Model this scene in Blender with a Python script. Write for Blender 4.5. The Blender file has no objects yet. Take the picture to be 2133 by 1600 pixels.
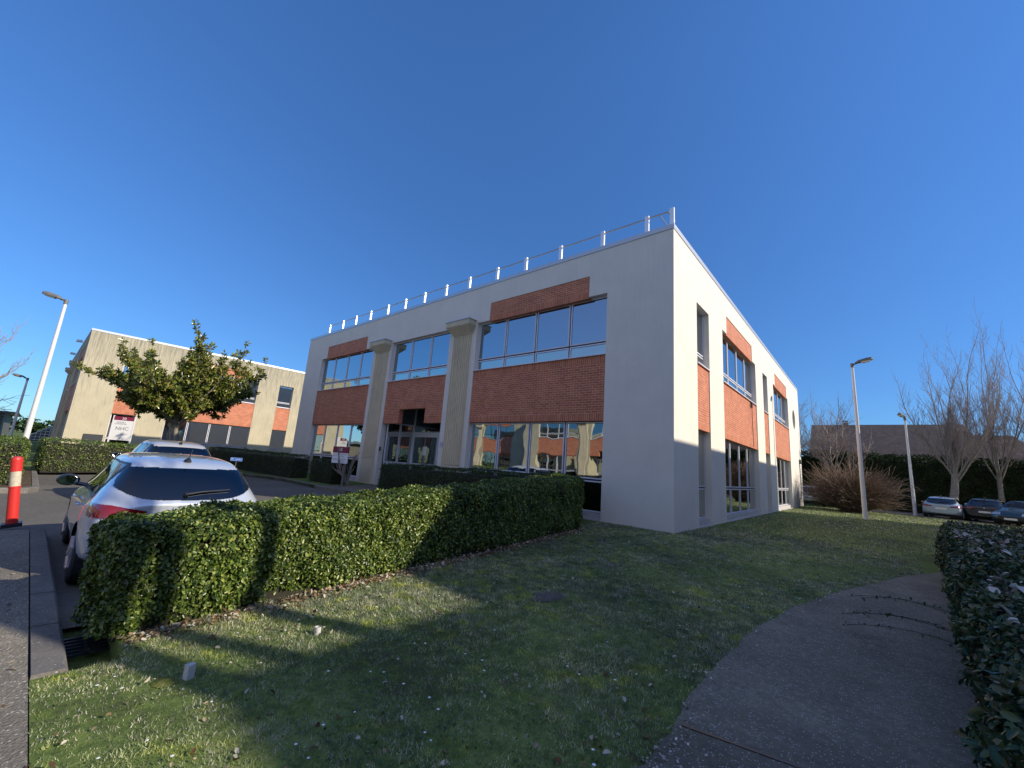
import bpy, bmesh, math, random
import numpy as np
from mathutils import Vector, Matrix
random.seed(7); RNG = np.random.default_rng(7)
C = bpy.context.scene.collection
SC = bpy.context.scene
# ---------------------------------------------------------------- camera, sky, sun, exposure
cam = bpy.data.objects.new('camera', bpy.data.cameras.new('camera')); C.objects.link(cam)
cR = Vector((0.75883126, 0.64718004, 0.07302810)); cU = Vector((0.06928426, -0.19170836, 0.97900337))
cR.normalize(); cF = cU.cross(cR).normalized(); cU = cR.cross(cF).normalized(); 
M = Matrix((cR, cU, -cF)).transposed().to_4x4(); M.translation = Vector((3.82979, -10.89231, 1.408))
cam.matrix_world = M
cam.data.sensor_width = 36.0; cam.data.lens = 856.845 / 2133 * 36; cam.data.clip_start = 0.05; cam.data.clip_end = 3000
SC.camera = cam
SUN = Vector((12.93, 6.15, 7.04)).normalized()
w = bpy.data.worlds.new('World'); SC.world = w; w.use_nodes = True
wn = w.node_tree.nodes; wl = w.node_tree.links
sky = wn.new('ShaderNodeTexSky'); sky.sky_type = 'NISHITA'; sky.sun_disc = False
sky.sun_elevation = math.asin(SUN.z); sky.sun_rotation = math.atan2(SUN.x, SUN.y)
sky.air_density = 1.0; sky.dust_density = 0.1; sky.ozone_density = 4.0; sky.altitude = 900
bg = wn['Background']; bg.inputs['Strength'].default_value = 0.15
tint = wn.new('ShaderNodeVectorMath'); tint.operation = 'MULTIPLY'; tint.inputs[1].default_value = (.50, .79, 1.08)
wl.new(sky.outputs[0], tint.inputs[0])
tco = wn.new('ShaderNodeTexCoord'); sxyz = wn.new('ShaderNodeSeparateXYZ'); wl.new(tco.outputs['Generated'], sxyz.inputs[0])
hz_ = wn.new('ShaderNodeMapRange'); hz_.inputs[1].default_value = 0.02; hz_.inputs[2].default_value = .75; hz_.inputs[3].default_value = .48; hz_.inputs[4].default_value = .90; wl.new(sxyz.outputs[2], hz_.inputs[0])
scl = wn.new('ShaderNodeVectorMath'); scl.operation = 'SCALE'; wl.new(tint.outputs[0], scl.inputs[0]); wl.new(hz_.outputs[0], scl.inputs['Scale']); 
dt = wn.new('ShaderNodeVectorMath'); dt.operation = 'DOT_PRODUCT'; wl.new(tco.outputs['Generated'], dt.inputs[0]); dt.inputs[1].default_value = Vector((.75, -.62, .25)).normalized()   # added warm glow behind the camera, fills the shaded front wall
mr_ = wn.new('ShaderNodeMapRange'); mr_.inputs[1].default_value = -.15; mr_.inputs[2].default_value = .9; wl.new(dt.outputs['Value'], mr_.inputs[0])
fill_ = wn.new('ShaderNodeVectorMath'); fill_.operation = 'SCALE'; fill_.inputs[0].default_value = (1.25, .88, .48); wl.new(mr_.outputs[0], fill_.inputs['Scale'])
ad_ = wn.new('ShaderNodeVectorMath'); ad_.operation = 'ADD'; wl.new(scl.outputs[0], ad_.inputs[0]); wl.new(fill_.outputs[0], ad_.inputs[1]); wl.new(ad_.outputs[0], bg.inputs['Color'])
sl = bpy.data.lights.new('sun', 'SUN'); sl.energy = 3.5; sl.angle = math.radians(0.5); sl.color = (1.0, 0.89, 0.72)
so = bpy.data.objects.new('sun', sl); C.objects.link(so); so.rotation_euler = SUN.to_track_quat('Z', 'Y').to_euler()
so.location = (30, 20, 40)
SC.view_settings.view_transform = 'Standard'; SC.view_settings.look = 'None'
SC.view_settings.exposure = 0.65; SC.view_settings.gamma = 1.0
SC.render.engine = 'CYCLES'

# ---------------------------------------------------------------- materials
def newmat(name):
    m = bpy.data.materials.new(name); m.use_nodes = True
    nt = m.node_tree; return m, nt, nt.nodes['Principled BSDF']
def N(nt, t, **kw):
    n = nt.nodes.new(t)
    for k, v in kw.items():
        if hasattr(n, k) and not k in ('Scale',): setattr(n, k, v)
        else: n.inputs[k].default_value = v
    return n
def plain(name, col, rough=0.6, metal=0.0, spec=0.5, var=0.0, vs=3.0, bump=0.0, bs=40.0, coat=0.0):
    m, nt, b = newmat(name)
    b.inputs['Base Color'].default_value = (*col, 1); b.inputs['Roughness'].default_value = rough
    b.inputs['Metallic'].default_value = metal; b.inputs['Specular IOR Level'].default_value = spec
    b.inputs['Coat Weight'].default_value = coat; b.inputs['Coat Roughness'].default_value = 0.04
    L = nt.links
    if var or bump:
        g = N(nt, 'ShaderNodeNewGeometry')
    if var:
        n = N(nt, 'ShaderNodeTexNoise', Scale=vs, Detail=6.0, Roughness=0.65); L.new(g.outputs['Position'], n.inputs['Vector'])
        r = N(nt, 'ShaderNodeMapRange'); r.inputs[1].default_value = .3; r.inputs[2].default_value = .7
        r.inputs[3].default_value = 1 - var; r.inputs[4].default_value = 1 + var; L.new(n.outputs['Fac'], r.inputs[0])
        mx = N(nt, 'ShaderNodeVectorMath', operation='SCALE'); mx.inputs[0].default_value = col
        L.new(r.outputs[0], mx.inputs['Scale']); L.new(mx.outputs[0], b.inputs['Base Color'])
    if bump:
        n2 = N(nt, 'ShaderNodeTexNoise', Scale=bs, Detail=4.0); L.new(g.outputs['Position'], n2.inputs['Vector'])
        bp = N(nt, 'ShaderNodeBump', Strength=bump, Distance=0.01); L.new(n2.outputs['Fac'], bp.inputs['Height']); L.new(bp.outputs[0], b.inputs['Normal'])
    return m
def ramp(nt, stops, fac):
    r = nt.nodes.new('ShaderNodeValToRGB'); e = r.color_ramp.elements
    while len(e) < len(stops): e.new(0.5)
    for i, (p, c) in enumerate(stops): e[i].position = p; e[i].color = (*c, 1) if len(c) == 3 else c
    nt.links.new(fac, r.inputs[0]); return r
def mixc(nt, fac, a, b, mode='MIX'):
    m = nt.nodes.new('ShaderNodeMix'); m.data_type = 'RGBA'; m.blend_type = mode
    for k, v in ((0, fac), (6, a), (7, b)):
        if hasattr(v, 'links') or isinstance(v, bpy.types.NodeSocket): nt.links.new(v, m.inputs[k])
        else: m.inputs[k].default_value = v if k == 0 else (*v, 1)
    return m.outputs[2]
def wall_mat(name, col, stain, dark, streak):
    m, nt, b = newmat(name); L = nt.links; g = N(nt, 'ShaderNodeNewGeometry')
    n1 = N(nt, 'ShaderNodeTexNoise', Scale=1.1, Detail=7.0, Roughness=0.62); L.new(g.outputs['Position'], n1.inputs['Vector'])
    r1 = ramp(nt, [(0.35, (0, 0, 0)), (0.75, (1, 1, 1))], n1.outputs['Fac'])
    c = mixc(nt, r1.outputs[0], col, stain)
    if streak:
        mp = N(nt, 'ShaderNodeMapping'); mp.inputs['Scale'].default_value = (8.0, 8.0, 0.5); L.new(g.outputs['Position'], mp.inputs[0])
        n2 = N(nt, 'ShaderNodeTexNoise', Scale=1.6, Detail=8.0, Roughness=0.7); L.new(mp.outputs[0], n2.inputs['Vector'])
        sp = N(nt, 'ShaderNodeSeparateXYZ'); L.new(g.outputs['Position'], sp.inputs[0])
        mr = N(nt, 'ShaderNodeMapRange'); mr.inputs[1].default_value = 3.0; mr.inputs[2].default_value = 8.6; mr.inputs[3].default_value = 0.02; mr.inputs[4].default_value = .2
        L.new(sp.outputs[2], mr.inputs[0])
        ad = N(nt, 'ShaderNodeMath', operation='ADD'); L.new(n2.outputs['Fac'], ad.inputs[0]); L.new(mr.outputs[0], ad.inputs[1])
        r2 = ramp(nt, [(0.56, (0, 0, 0)), (0.86, (1, 1, 1))], ad.outputs[0])
        f = N(nt, 'ShaderNodeMath', operation='MULTIPLY'); f.inputs[1].default_value = streak; L.new(r2.outputs[0], f.inputs[0])
        c = mixc(nt, f.outputs[0], c, dark)
    L.new(c, b.inputs['Base Color']); b.inputs['Roughness'].default_value = 0.85; b.inputs['Specular IOR Level'].default_value = 0.2
    n3 = N(nt, 'ShaderNodeTexNoise', Scale=90.0, Detail=3.0); L.new(g.outputs['Position'], n3.inputs['Vector'])
    bp = N(nt, 'ShaderNodeBump', Strength=0.25, Distance=0.006); L.new(n3.outputs['Fac'], bp.inputs['Height']); L.new(bp.outputs[0], b.inputs['Normal'])
    return m
def brick_mat(name, soldier=False, c1=(.56, .195, .085), c2=(.43, .13, .06)):
    m, nt, b = newmat(name); L = nt.links; uv = N(nt, 'ShaderNodeUVMap')
    t = N(nt, 'ShaderNodeTexBrick')
    if soldier:
        mp = N(nt, 'ShaderNodeMapping'); mp.inputs['Rotation'].default_value = (0, 0, math.pi / 2); L.new(uv.outputs[0], mp.inputs[0]); L.new(mp.outputs[0], t.inputs[0]); t.offset = 0.0
        t.inputs['Brick Width'].default_value = 60.0
    else:
        L.new(uv.outputs[0], t.inputs[0]); t.offset = 0.5; t.inputs['Brick Width'].default_value = 0.225
    t.inputs['Scale'].default_value = 1.0; t.inputs['Row Height'].default_value = 0.0755; t.inputs['Mortar Size'].default_value = 0.0055; t.inputs['Mortar Smooth'].default_value = 0.2
    t.inputs['Color1'].default_value = (*c1, 1); t.inputs['Color2'].default_value = (*c2, 1); t.inputs['Mortar'].default_value = (.66, .45, .38, 1)
    n1 = N(nt, 'ShaderNodeTexNoise', Scale=2.0, Detail=6.0, Roughness=.7); g = N(nt, 'ShaderNodeNewGeometry'); L.new(g.outputs['Position'], n1.inputs['Vector'])
    r1 = ramp(nt, [(0.3, (.82, .8, .8)), (0.75, (1.18, 1.18, 1.2))], n1.outputs['Fac'])
    c = mixc(nt, 1.0, t.outputs['Color'], r1.outputs[0], 'MULTIPLY')
    L.new(c, b.inputs['Base Color']); b.inputs['Roughness'].default_value = 0.75; b.inputs['Specular IOR Level'].default_value = 0.3
    bp = N(nt, 'ShaderNodeBump', Strength=0.5, Distance=0.004); bp.invert = True; L.new(t.outputs['Fac'], bp.inputs['Height']); L.new(bp.outputs[0], b.inputs['Normal'])
    return m
def glass_mat(name, col, wav=0.25, rough=0.015):
    m, nt, b = newmat(name); L = nt.links; g = N(nt, 'ShaderNodeNewGeometry')
    b.inputs['Base Color'].default_value = (*col, 1); b.inputs['Metallic'].default_value = 1.0; b.inputs['Roughness'].default_value = rough
    n3 = N(nt, 'ShaderNodeTexNoise', Scale=1.4, Detail=1.0); L.new(g.outputs['Position'], n3.inputs['Vector'])
    bp = N(nt, 'ShaderNodeBump', Strength=wav, Distance=0.02); L.new(n3.outputs['Fac'], bp.inputs['Height']); L.new(bp.outputs[0], b.inputs['Normal'])
    return m
def leaf_mat(name, cols, rough=0.38, spec=0.45, trans=0.12):
    m, nt, b = newmat(name); L = nt.links; g = N(nt, 'ShaderNodeNewGeometry')
    k = len(cols); r = ramp(nt, [((i / max(1, k - 1)), c) for i, c in enumerate(cols)], g.outputs['Random Per Island'])
    n = N(nt, 'ShaderNodeTexNoise', Scale=2.2, Detail=3.0); L.new(g.outputs['Position'], n.inputs['Vector'])
    r1 = ramp(nt, [(0.35, (.7, .72, .72)), (0.7, (1.25, 1.22, 1.1))], n.outputs['Fac'])
    c = mixc(nt, 1.0, r.outputs[0], r1.outputs[0], 'MULTIPLY')
    L.new(c, b.inputs['Base Color']); b.inputs['Roughness'].default_value = rough; b.inputs['Specular IOR Level'].default_value = spec
    if trans:
        tr = N(nt, 'ShaderNodeBsdfTranslucent'); L.new(c, tr.inputs['Color']); mx = N(nt, 'ShaderNodeMixShader'); mx.inputs[0].default_value = trans
        L.new(b.outputs[0], mx.inputs[1]); L.new(tr.outputs[0], mx.inputs[2]); L.new(mx.outputs[0], nt.nodes['Material Output'].inputs[0])
    return m
def ground_mat(name, cols, s1=0.6, s2=14.0, sp=None, bump=.6):
    m, nt, b = newmat(name); L = nt.links; g = N(nt, 'ShaderNodeNewGeometry')
    n1 = N(nt, 'ShaderNodeTexNoise', Scale=s1, Detail=5.0, Roughness=.6); n2 = N(nt, 'ShaderNodeTexNoise', Scale=s2, Detail=8.0, Roughness=.75)
    for n in (n1, n2): L.new(g.outputs['Position'], n.inputs['Vector'])
    mm = N(nt, 'ShaderNodeMath', operation='ADD'); L.new(n1.outputs['Fac'], mm.inputs[0]); L.new(n2.outputs['Fac'], mm.inputs[1])
    hf = N(nt, 'ShaderNodeMath', operation='MULTIPLY'); hf.inputs[1].default_value = .5; L.new(mm.outputs[0], hf.inputs[0])
    k = len(cols); r = ramp(nt, [(.34 + .32 * i / max(1, k - 1), c) for i, c in enumerate(cols)], hf.outputs[0]); c = r.outputs[0]
    if sp:
        scale, thr, scol = sp
        v = N(nt, 'ShaderNodeTexVoronoi', Scale=scale); L.new(g.outputs['Position'], v.inputs['Vector'])
        sx = N(nt, 'ShaderNodeSeparateColor'); L.new(v.outputs['Color'], sx.inputs[0])
        r2 = ramp(nt, [(thr, (0, 0, 0)), (min(1, thr + .06), (1, 1, 1))], sx.outputs[0])
        r3 = ramp(nt, [(.25, (1, 1, 1)), (.45, (0, 0, 0))], v.outputs['Distance'])
        f = N(nt, 'ShaderNodeMath', operation='MULTIPLY'); L.new(r2.outputs[0], f.inputs[0]); L.new(r3.outputs[0], f.inputs[1])
        c = mixc(nt, f.outputs[0], c, scol)
    L.new(c, b.inputs['Base Color']); b.inputs['Roughness'].default_value = .93; b.inputs['Specular IOR Level'].default_value = .15
    n4 = N(nt, 'ShaderNodeTexNoise', Scale=60.0, Detail=5.0); L.new(g.outputs['Position'], n4.inputs['Vector'])
    bp = N(nt, 'ShaderNodeBump', Strength=bump, Distance=0.012); L.new(n4.outputs['Fac'], bp.inputs['Height']); L.new(bp.outputs[0], b.inputs['Normal'])
    return m
MW = wall_mat('white_render', (.79, .735, .655), (.70, .66, .59), (.55, .52, .46), .22)
MCON = wall_mat('weathered_concrete', (.52, .465, .33), (.43, .39, .285), (.14, .14, .115), .8)
MPIL = wall_mat('cream_concrete', (.70, .60, .42), (.58, .50, .36), (.3, .28, .2), .5)
MBR = brick_mat('brick'); MBS = brick_mat('brick_soldier', True)
MFR = plain('aluminium_frame', (.72, .72, .78), .35, .0, .5, var=.05)
MGAP = plain('dark_gasket', (.012, .014, .035), .4)
MGL = glass_mat('mirror_glass', (.34, .40, .43), .1); MGL2 = glass_mat('mirror_glass_low', (.46, .50, .44), .3)
MSILL = plain('stone_sill', (.5, .48, .46), .6, var=.12)
MCOP = plain('zinc_coping', (.55, .56, .57), .35, .6); MRAIL = plain('galvanised_rail', (.45, .46, .47), .3, .85); MPOST = plain('aluminium_post', (.85, .86, .88), .35, .35)
MDARK = plain('dark_paint', (.02, .022, .028), .4); MSLATE = plain('slate_panel', (.035, .042, .05), .7); MLOUV = plain('slate_louvre', (.13, .16, .2), .35)
MROOF = plain('roof_gravel', (.3, .29, .27), .9, var=.3, vs=20)
MWHITE = plain('white_panel', (.82, .82, .82), .4); MMAROON = plain('maroon_panel', (.22, .02, .06), .4); MGREYT = plain('grey_print', (.2, .2, .22), .5); MBLUE = plain('blue_enamel', (.03, .16, .60), .35)
MLAMP = plain('lamp_white_paint', (.72, .72, .70), .35, var=.06, vs=6); MLHEAD = plain('lamp_head_grey', (.16, .15, .13), .5); MLHD = plain('lamp_diffuser', (.75, .74, .68), .2)
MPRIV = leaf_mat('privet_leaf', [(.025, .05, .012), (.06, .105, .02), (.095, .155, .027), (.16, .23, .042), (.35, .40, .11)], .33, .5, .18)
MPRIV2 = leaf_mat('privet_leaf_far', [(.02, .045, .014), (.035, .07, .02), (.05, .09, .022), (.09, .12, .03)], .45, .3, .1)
MCONI = leaf_mat('conifer_leaf', [(.012, .03, .012), (.02, .045, .015), (.035, .065, .02), (.05, .08, .02)], .7, .1, .05)
MMAG = leaf_mat('magnolia_leaf', [(.05, .09, .018), (.10, .15, .028), (.18, .22, .04), (.30, .32, .06), (.24, .16, .06)], .25, .6, .15)
MLAUR = leaf_mat('shade_shrub_leaf', [(.015, .04, .018), (.03, .07, .03), (.05, .10, .035), (.12, .15, .06), (.2, .17, .1)], .4, .4, .1)
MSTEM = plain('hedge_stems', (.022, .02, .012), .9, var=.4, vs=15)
MBARK = plain('grey_bark', (.24, .21, .165), .85, var=.3, vs=8, bump=.4); MTWIG = plain('brown_twig', (.33, .27, .23), .85, var=.25, vs=3)
MTWIGP = plain('reddish_twig', (.17, .12, .09), .8, var=.35, vs=1.5)
def grass_mat():
    m, nt, b = newmat('grass_blade'); L = nt.links; g_ = N(nt, 'ShaderNodeNewGeometry'); rr = g_.outputs['Random Per Island']
    a = ramp(nt, [(0, (.09, .15, .07)), (.35, (.19, .28, .12)), (.7, (.30, .37, .18)), (1, (.44, .48, .34))], rr)
    d = ramp(nt, [(0, (.16, .15, .10)), (.4, (.33, .32, .22)), (.75, (.54, .53, .43)), (1, (.75, .74, .68))], rr)
    n1 = N(nt, 'ShaderNodeTexNoise', Scale=1.3, Detail=6.0, Roughness=.7); L.new(g_.outputs['Position'], n1.inputs['Vector'])
    f = ramp(nt, [(.38, (.1, .1, .1)), (.60, (.9, .9, .9))], n1.outputs['Fac']); c = mixc(nt, f.outputs[0], a.outputs[0], d.outputs[0])
    n2 = N(nt, 'ShaderNodeTexNoise', Scale=4.5, Detail=3.0); L.new(g_.outputs['Position'], n2.inputs['Vector']); f2 = ramp(nt, [(.56, (0, 0, 0)), (.66, (1, 1, 1))], n2.outputs['Fac'])
    c = mixc(nt, f2.outputs[0], c, (.40, .45, .12)); n3 = N(nt, 'ShaderNodeTexNoise', Scale=7.0, Detail=3.0); L.new(g_.outputs['Position'], n3.inputs['Vector'])
    f3 = ramp(nt, [(.35, (.5, .55, .55)), (.65, (1.4, 1.35, 1.3))], n3.outputs['Fac']); c = mixc(nt, 1.0, c, f3.outputs[0], 'MULTIPLY')
    n5 = N(nt, 'ShaderNodeTexNoise', Scale=.55, Detail=5.0, Roughness=.65); L.new(g_.outputs['Position'], n5.inputs['Vector'])
    f5 = ramp(nt, [(.36, (.62, .66, .72)), (.5, (1, 1, 1)), (.66, (1.3, 1.22, 1.0))], n5.outputs['Fac']); c = mixc(nt, 1.0, c, f5.outputs[0], 'MULTIPLY')
    L.new(c, b.inputs['Base Color']); b.inputs['Roughness'].default_value = .6; b.inputs['Specular IOR Level'].default_value = .25
    tr = N(nt, 'ShaderNodeBsdfTranslucent'); L.new(c, tr.inputs['Color']); mx = N(nt, 'ShaderNodeMixShader'); mx.inputs[0].default_value = .2
    L.new(b.outputs[0], mx.inputs[1]); L.new(tr.outputs[0], mx.inputs[2]); L.new(mx.outputs[0], nt.nodes['Material Output'].inputs[0]); return m
MGRASS = grass_mat(); MWEED = leaf_mat('weed_leaf', [(.04, .08, .03), (.08, .14, .05), (.12, .19, .06), (.18, .24, .10)], .5, .3, .1)
MLAWN = ground_mat('lawn_soil', [(.09, .075, .05), (.07, .09, .03), (.11, .16, .04), (.18, .23, .06), (.27, .24, .14)])
MASPH = ground_mat('asphalt', [(.10, .092, .08), (.15, .14, .12), (.20, .185, .155)], .35, 9.0, (90.0, .75, (.25, .24, .22)))
MPAVE = ground_mat('worn_asphalt', [(.14, .125, .10), (.22, .20, .16), (.34, .305, .24)], .8, 14.0, (58.0, .70, (.55, .52, .45)), 1.4)
MPATH = ground_mat('path_concrete', [(.115, .103, .077), (.19, .17, .128), (.30, .27, .205)], 1.2, 18.0, (75.0, .78, (.5, .47, .42)), 1.0)
MKERB = ground_mat('kerb_stone', [(.12, .115, .11), (.18, .17, .155), (.26, .24, .21)], .9, 10.0, (60.0, .9, (.4, .4, .38)))
MSOIL = ground_mat('bare_soil', [(.07, .05, .03), (.11, .08, .055), (.17, .13, .09)], 2.0, 25.0)
MLITT = leaf_mat('dry_leaf', [(.10, .05, .025), (.22, .13, .07), (.34, .24, .15), (.5, .44, .36), (.62, .6, .55)], .6, .2, .15)
MPALE = leaf_mat('bleached_leaf', [(.12, .09, .06), (.35, .30, .26), (.55, .52, .50), (.7, .68, .68)], .6, .2, .1)
MDAISY = plain('daisy_white', (.85, .85, .8), .6)
MRED = plain('red_plastic', (.62, .035, .03), .35); MBAND = plain('pale_band', (.55, .5, .38), .5, var=.15, vs=20)
MTILE = plain('brown_roof_tile', (.15, .11, .085), .85, var=.35, vs=3, bump=.6, bs=8)
MHANG = plain('hangar_cladding', (.14, .13, .11), .7, var=.1)
MCARG = glass_mat('car_glass', (.10, .12, .13), .0, .02)

# ---------------------------------------------------------------- mesh helpers
class MB:
    def __init__(s): s.v = []; s.f = []; s.mi = []; s.uv = []
    def quad(s, p, mi=0):
        i = len(s.v); s.v += [tuple(q) for q in p]; s.f.append(tuple(range(i, i + len(p)))); s.mi.append(mi)
        a = Vector(p[1]) - Vector(p[0]); b = Vector(p[2]) - Vector(p[0]); n = a.cross(b); ax = max(range(3), key=lambda k: abs(n[k]))
        for q in p: s.uv.append((q[1], q[2]) if ax == 0 else ((q[0], q[2]) if ax == 1 else (q[0], q[1])))
    def box(s, x0, x1, y0, y1, z0, z1, mi=0, skip=''):
        x0, x1 = sorted((x0, x1)); y0, y1 = sorted((y0, y1)); z0, z1 = sorted((z0, z1))
        P = lambda a, b, c: (a, b, c)
        if 'd' not in skip: s.quad([P(x0, y1, z0), P(x1, y1, z0), P(x1, y0, z0), P(x0, y0, z0)], mi)
        if 't' not in skip: s.quad([P(x0, y0, z1), P(x1, y0, z1), P(x1, y1, z1), P(x0, y1, z1)], mi)
        s.quad([P(x0, y0, z0), P(x1, y0, z0), P(x1, y0, z1), P(x0, y0, z1)], mi)
        s.quad([P(x1, y1, z0), P(x0, y1, z0), P(x0, y1, z1), P(x1, y1, z1)], mi)
        s.quad([P(x0, y1, z0), P(x0, y0, z0), P(x0, y0, z1), P(x0, y1, z1)], mi)
        s.quad([P(x1, y0, z0), P(x1, y1, z0), P(x1, y1, z1), P(x1, y0, z1)], mi)
    def tube(s, pts, rad, sides=8, cap=True, mi=0):
        pts = [Vector(p) for p in pts]; n = len(pts)
        if not hasattr(rad, '__len__'): rad = [rad] * n
        rings = []
        for i, p in enumerate(pts):
            d = (pts[min(i + 1, n - 1)] - pts[max(i - 1, 0)]); d = d.normalized() if d.length > 1e-9 else Vector((0, 0, 1))
            ref = Vector((0, 0, 1)) if abs(d.z) < .95 else Vector((1, 0, 0))
            a = d.cross(ref).normalized(); b = d.cross(a)
            rings.append([p + (a * math.cos(2 * math.pi * k / sides) + b * math.sin(2 * math.pi * k / sides)) * rad[i] for k in range(sides)])
        for i in range(n - 1):
            for k in range(sides):
                k2 = (k + 1) % sides; s.quad([rings[i][k], rings[i + 1][k], rings[i + 1][k2], rings[i][k2]], mi)
        if cap:
            s.quad(rings[0], mi); s.quad(rings[-1][::-1], mi)
    def cyl(s, x, y, z0, z1, r0, r1=None, sides=16, mi=0): s.tube([(x, y, z0), (x, y, z1)], [r0, r0 if r1 is None else r1], sides, True, mi)
    def xf(s, M): s.v = [tuple(M @ Vector(p)) for p in s.v]; return s
    def build(s, name, mats, parent=None, smooth=False):
        me = bpy.data.meshes.new(name); me.from_pydata(s.v, [], s.f)
        ul = me.uv_layers.new(name='UVMap'); ul.data.foreach_set('uv', np.array(s.uv, dtype=np.float32).ravel())
        mats = mats if isinstance(mats, (list, tuple)) else [mats]
        for m in mats: me.materials.append(m)
        me.polygons.foreach_set('material_index', s.mi)
        if smooth: me.shade_smooth()
        me.update(); o = bpy.data.objects.new(name, me); C.objects.link(o)
        if parent: o.parent = parent
        return o
def npmesh(name, V, F, mat, parent=None, smooth=False):
    V = np.asarray(V, np.float32); F = np.asarray(F, np.int32); k = F.shape[1]
    me = bpy.data.meshes.new(name); me.vertices.add(len(V)); me.vertices.foreach_set('co', V.ravel())
    me.loops.add(F.size); me.loops.foreach_set('vertex_index', F.ravel()); me.polygons.add(len(F))
    me.polygons.foreach_set('loop_start', np.arange(0, F.size, k, dtype=np.int32))
    me.materials.append(mat); me.update(calc_edges=True); me.validate()
    if smooth: me.shade_smooth()
    o = bpy.data.objects.new(name, me); C.objects.link(o)
    if parent: o.parent = parent
    return o
def tag(o, label=None, cat=None, group=None, kind=None):
    for k, v in (('label', label), ('category', cat), ('group', group), ('kind', kind)):
        if v: o[k] = v
    return o
def empty(name, loc, rz=0, **kw):
    o = bpy.data.objects.new(name, None); C.objects.link(o); o.location = loc; o.rotation_euler = (0, 0, rz); o.empty_display_size = .2
    return tag(o, **kw)
def copy_tree(o, parent=None):
    c = o.copy(); C.objects.link(c); c.parent = parent
    for ch in list(o.children): copy_tree(ch, c)
    return c
def text(parent, txt, size, mat, M, name='lettering', ext=0.002):
    cu = bpy.data.curves.new(name, 'FONT'); cu.body = txt; cu.size = size; cu.extrude = ext; cu.align_x = 'CENTER'; cu.align_y = 'CENTER'
    to = bpy.data.objects.new('tmp', cu); C.objects.link(to); bpy.context.view_layer.update()
    me = bpy.data.meshes.new_from_object(to.evaluated_get(bpy.context.evaluated_depsgraph_get())); bpy.data.objects.remove(to)
    me.transform(M); me.materials.clear(); me.materials.append(mat); o = bpy.data.objects.new(name, me); C.objects.link(o); o.parent = parent; return o
def g(y): return -0.2 if y < -10 else (0.0 if y > -1 else -0.2 + 0.2 * (y + 10) / 9)
def gnp(y): return np.clip(-0.2 + 0.2 * (y + 10) / 9, -0.2, 0.0)

# ---------------------------------------------------------------- ground, lot, lawns, path
def slab(name, poly, dz, thick, mat, kind='structure', wob=0.0):
    bm = bmesh.new(); vs = [bm.verts.new((x, y, 0)) for x, y in poly]; bm.faces.new(vs)
    for yy in (-10, -1):
        bmesh.ops.bisect_plane(bm, geom=bm.verts[:] + bm.edges[:] + bm.faces[:], plane_co=(0, yy, 0), plane_no=(0, 1, 0))
    for v in bm.verts: v.co.z = g(v.co.y) + dz
    if thick:
        be = [e for e in bm.edges if e.is_boundary]
        r = bmesh.ops.extrude_edge_only(bm, edges=be)
        for v in r['geom']:
            if isinstance(v, bmesh.types.BMVert): v.co.z -= thick
    bmesh.ops.recalc_face_normals(bm, faces=bm.faces[:])
    me = bpy.data.meshes.new(name); bm.to_mesh(me); bm.free()
    me.materials.append(mat); o = bpy.data.objects.new(name, me); C.objects.link(o); tag(o, kind=kind)
    if name in FLIP: pass
    return o
FLIP = ()
LOT = -0.13
slab('ground', [(-900, -900), (900, -900), (900, 1500), (-900, 1500)], -0.17, 0, MLAWN)
slab('parking_lot', [(-21.4, -60), (14, -60), (14, -10.4), (-1.75, -10.4), (-1.75, -2.5), (-21.4, -2.0)], LOT, 0, MASPH)
slab('access_road', [(-60, -40), (-21.4, -40), (-21.4, -13.2), (-60, -13.2)], LOT, 0, MASPH)
slab('pavement', [(-6.62, -14.2), (14, -14.2), (14, -10.585), (-6.62, -10.585)], -0.004, .25, MPAVE)
curve_kerb = [(-30, -5.2), (-21.3, -3.9), (-19.9, -3.45), (-18.6, -3.0), (-17, -2.75), (-14.5, -2.8), (-12.9, -2.85), (-12.2, -2.75), (-11.2, -2.7), (-8, -2.7), (-2.0, -2.7)]
slab('lawn', [(-0.42, -10.58), (30, -10.58), (30, 27.0), (-2, 27.0), (-2, -2.7), (-1.62, -2.7), (-1.62, -10.12), (-.44, -10.12)], 0, .3, MLAWN)
slab('front_lawn', [(x, y) for x, y in curve_kerb] + [(-2.0, 27.0), (-21.9, 27), (-30, 27)], 0, .3, MLAWN)
slab('side_lawn', [(-21.4, -12.4), (-21.4, -3.2), (-30, -5.0), (-30, 40), (-75, 40), (-75, -12.4)], 0, .3, MLAWN)
slab('car_park', [(2.5, 27.0), (30, 27.0), (30, 35), (2.5, 35)], -0.03, .3, MASPH)
slab('entrance_paving', [(-13.3, -2.88), (-11.25, -2.76), (-11.25, -.01), (-13.5, -.01)], 0.004, 0.3, MPATH)
path_poly = [(2.35, -10.56), (2.62, -9.2), (2.78, -8.2), (2.74, -7.6), (2.72, -7.0), (2.78, -5.6), (3.02, -4.2), (3.38, -2.9), (3.9, -1.35), (4.35, -.1), (4.95, 1.3), (5.8, 2.8), (7.2, 4.6), (8.6, 6.0), (10.2, 7.0), (10.6, 5.4), (8.6, 3.6), (7.0, 1.6), (5.9, -.8), (5.1, -3.2), (4.75, -5.4), (4.6, -8.0), (4.6, -10.56)]
rp = random.Random(9); pp_ = []
for (ax, ay), (bx_, by_) in zip(path_poly, path_poly[1:] + path_poly[:1]):
    k_ = max(1, int(math.hypot(bx_ - ax, by_ - ay) / .12))
    for i_ in range(k_): pp_.append((ax + (bx_ - ax) * i_ / k_ + rp.uniform(-.02, .02), ay + (by_ - ay) * i_ / k_ + rp.uniform(-.02, .02)))
slab('path', pp_, 0.005, .02, MPATH)
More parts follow.
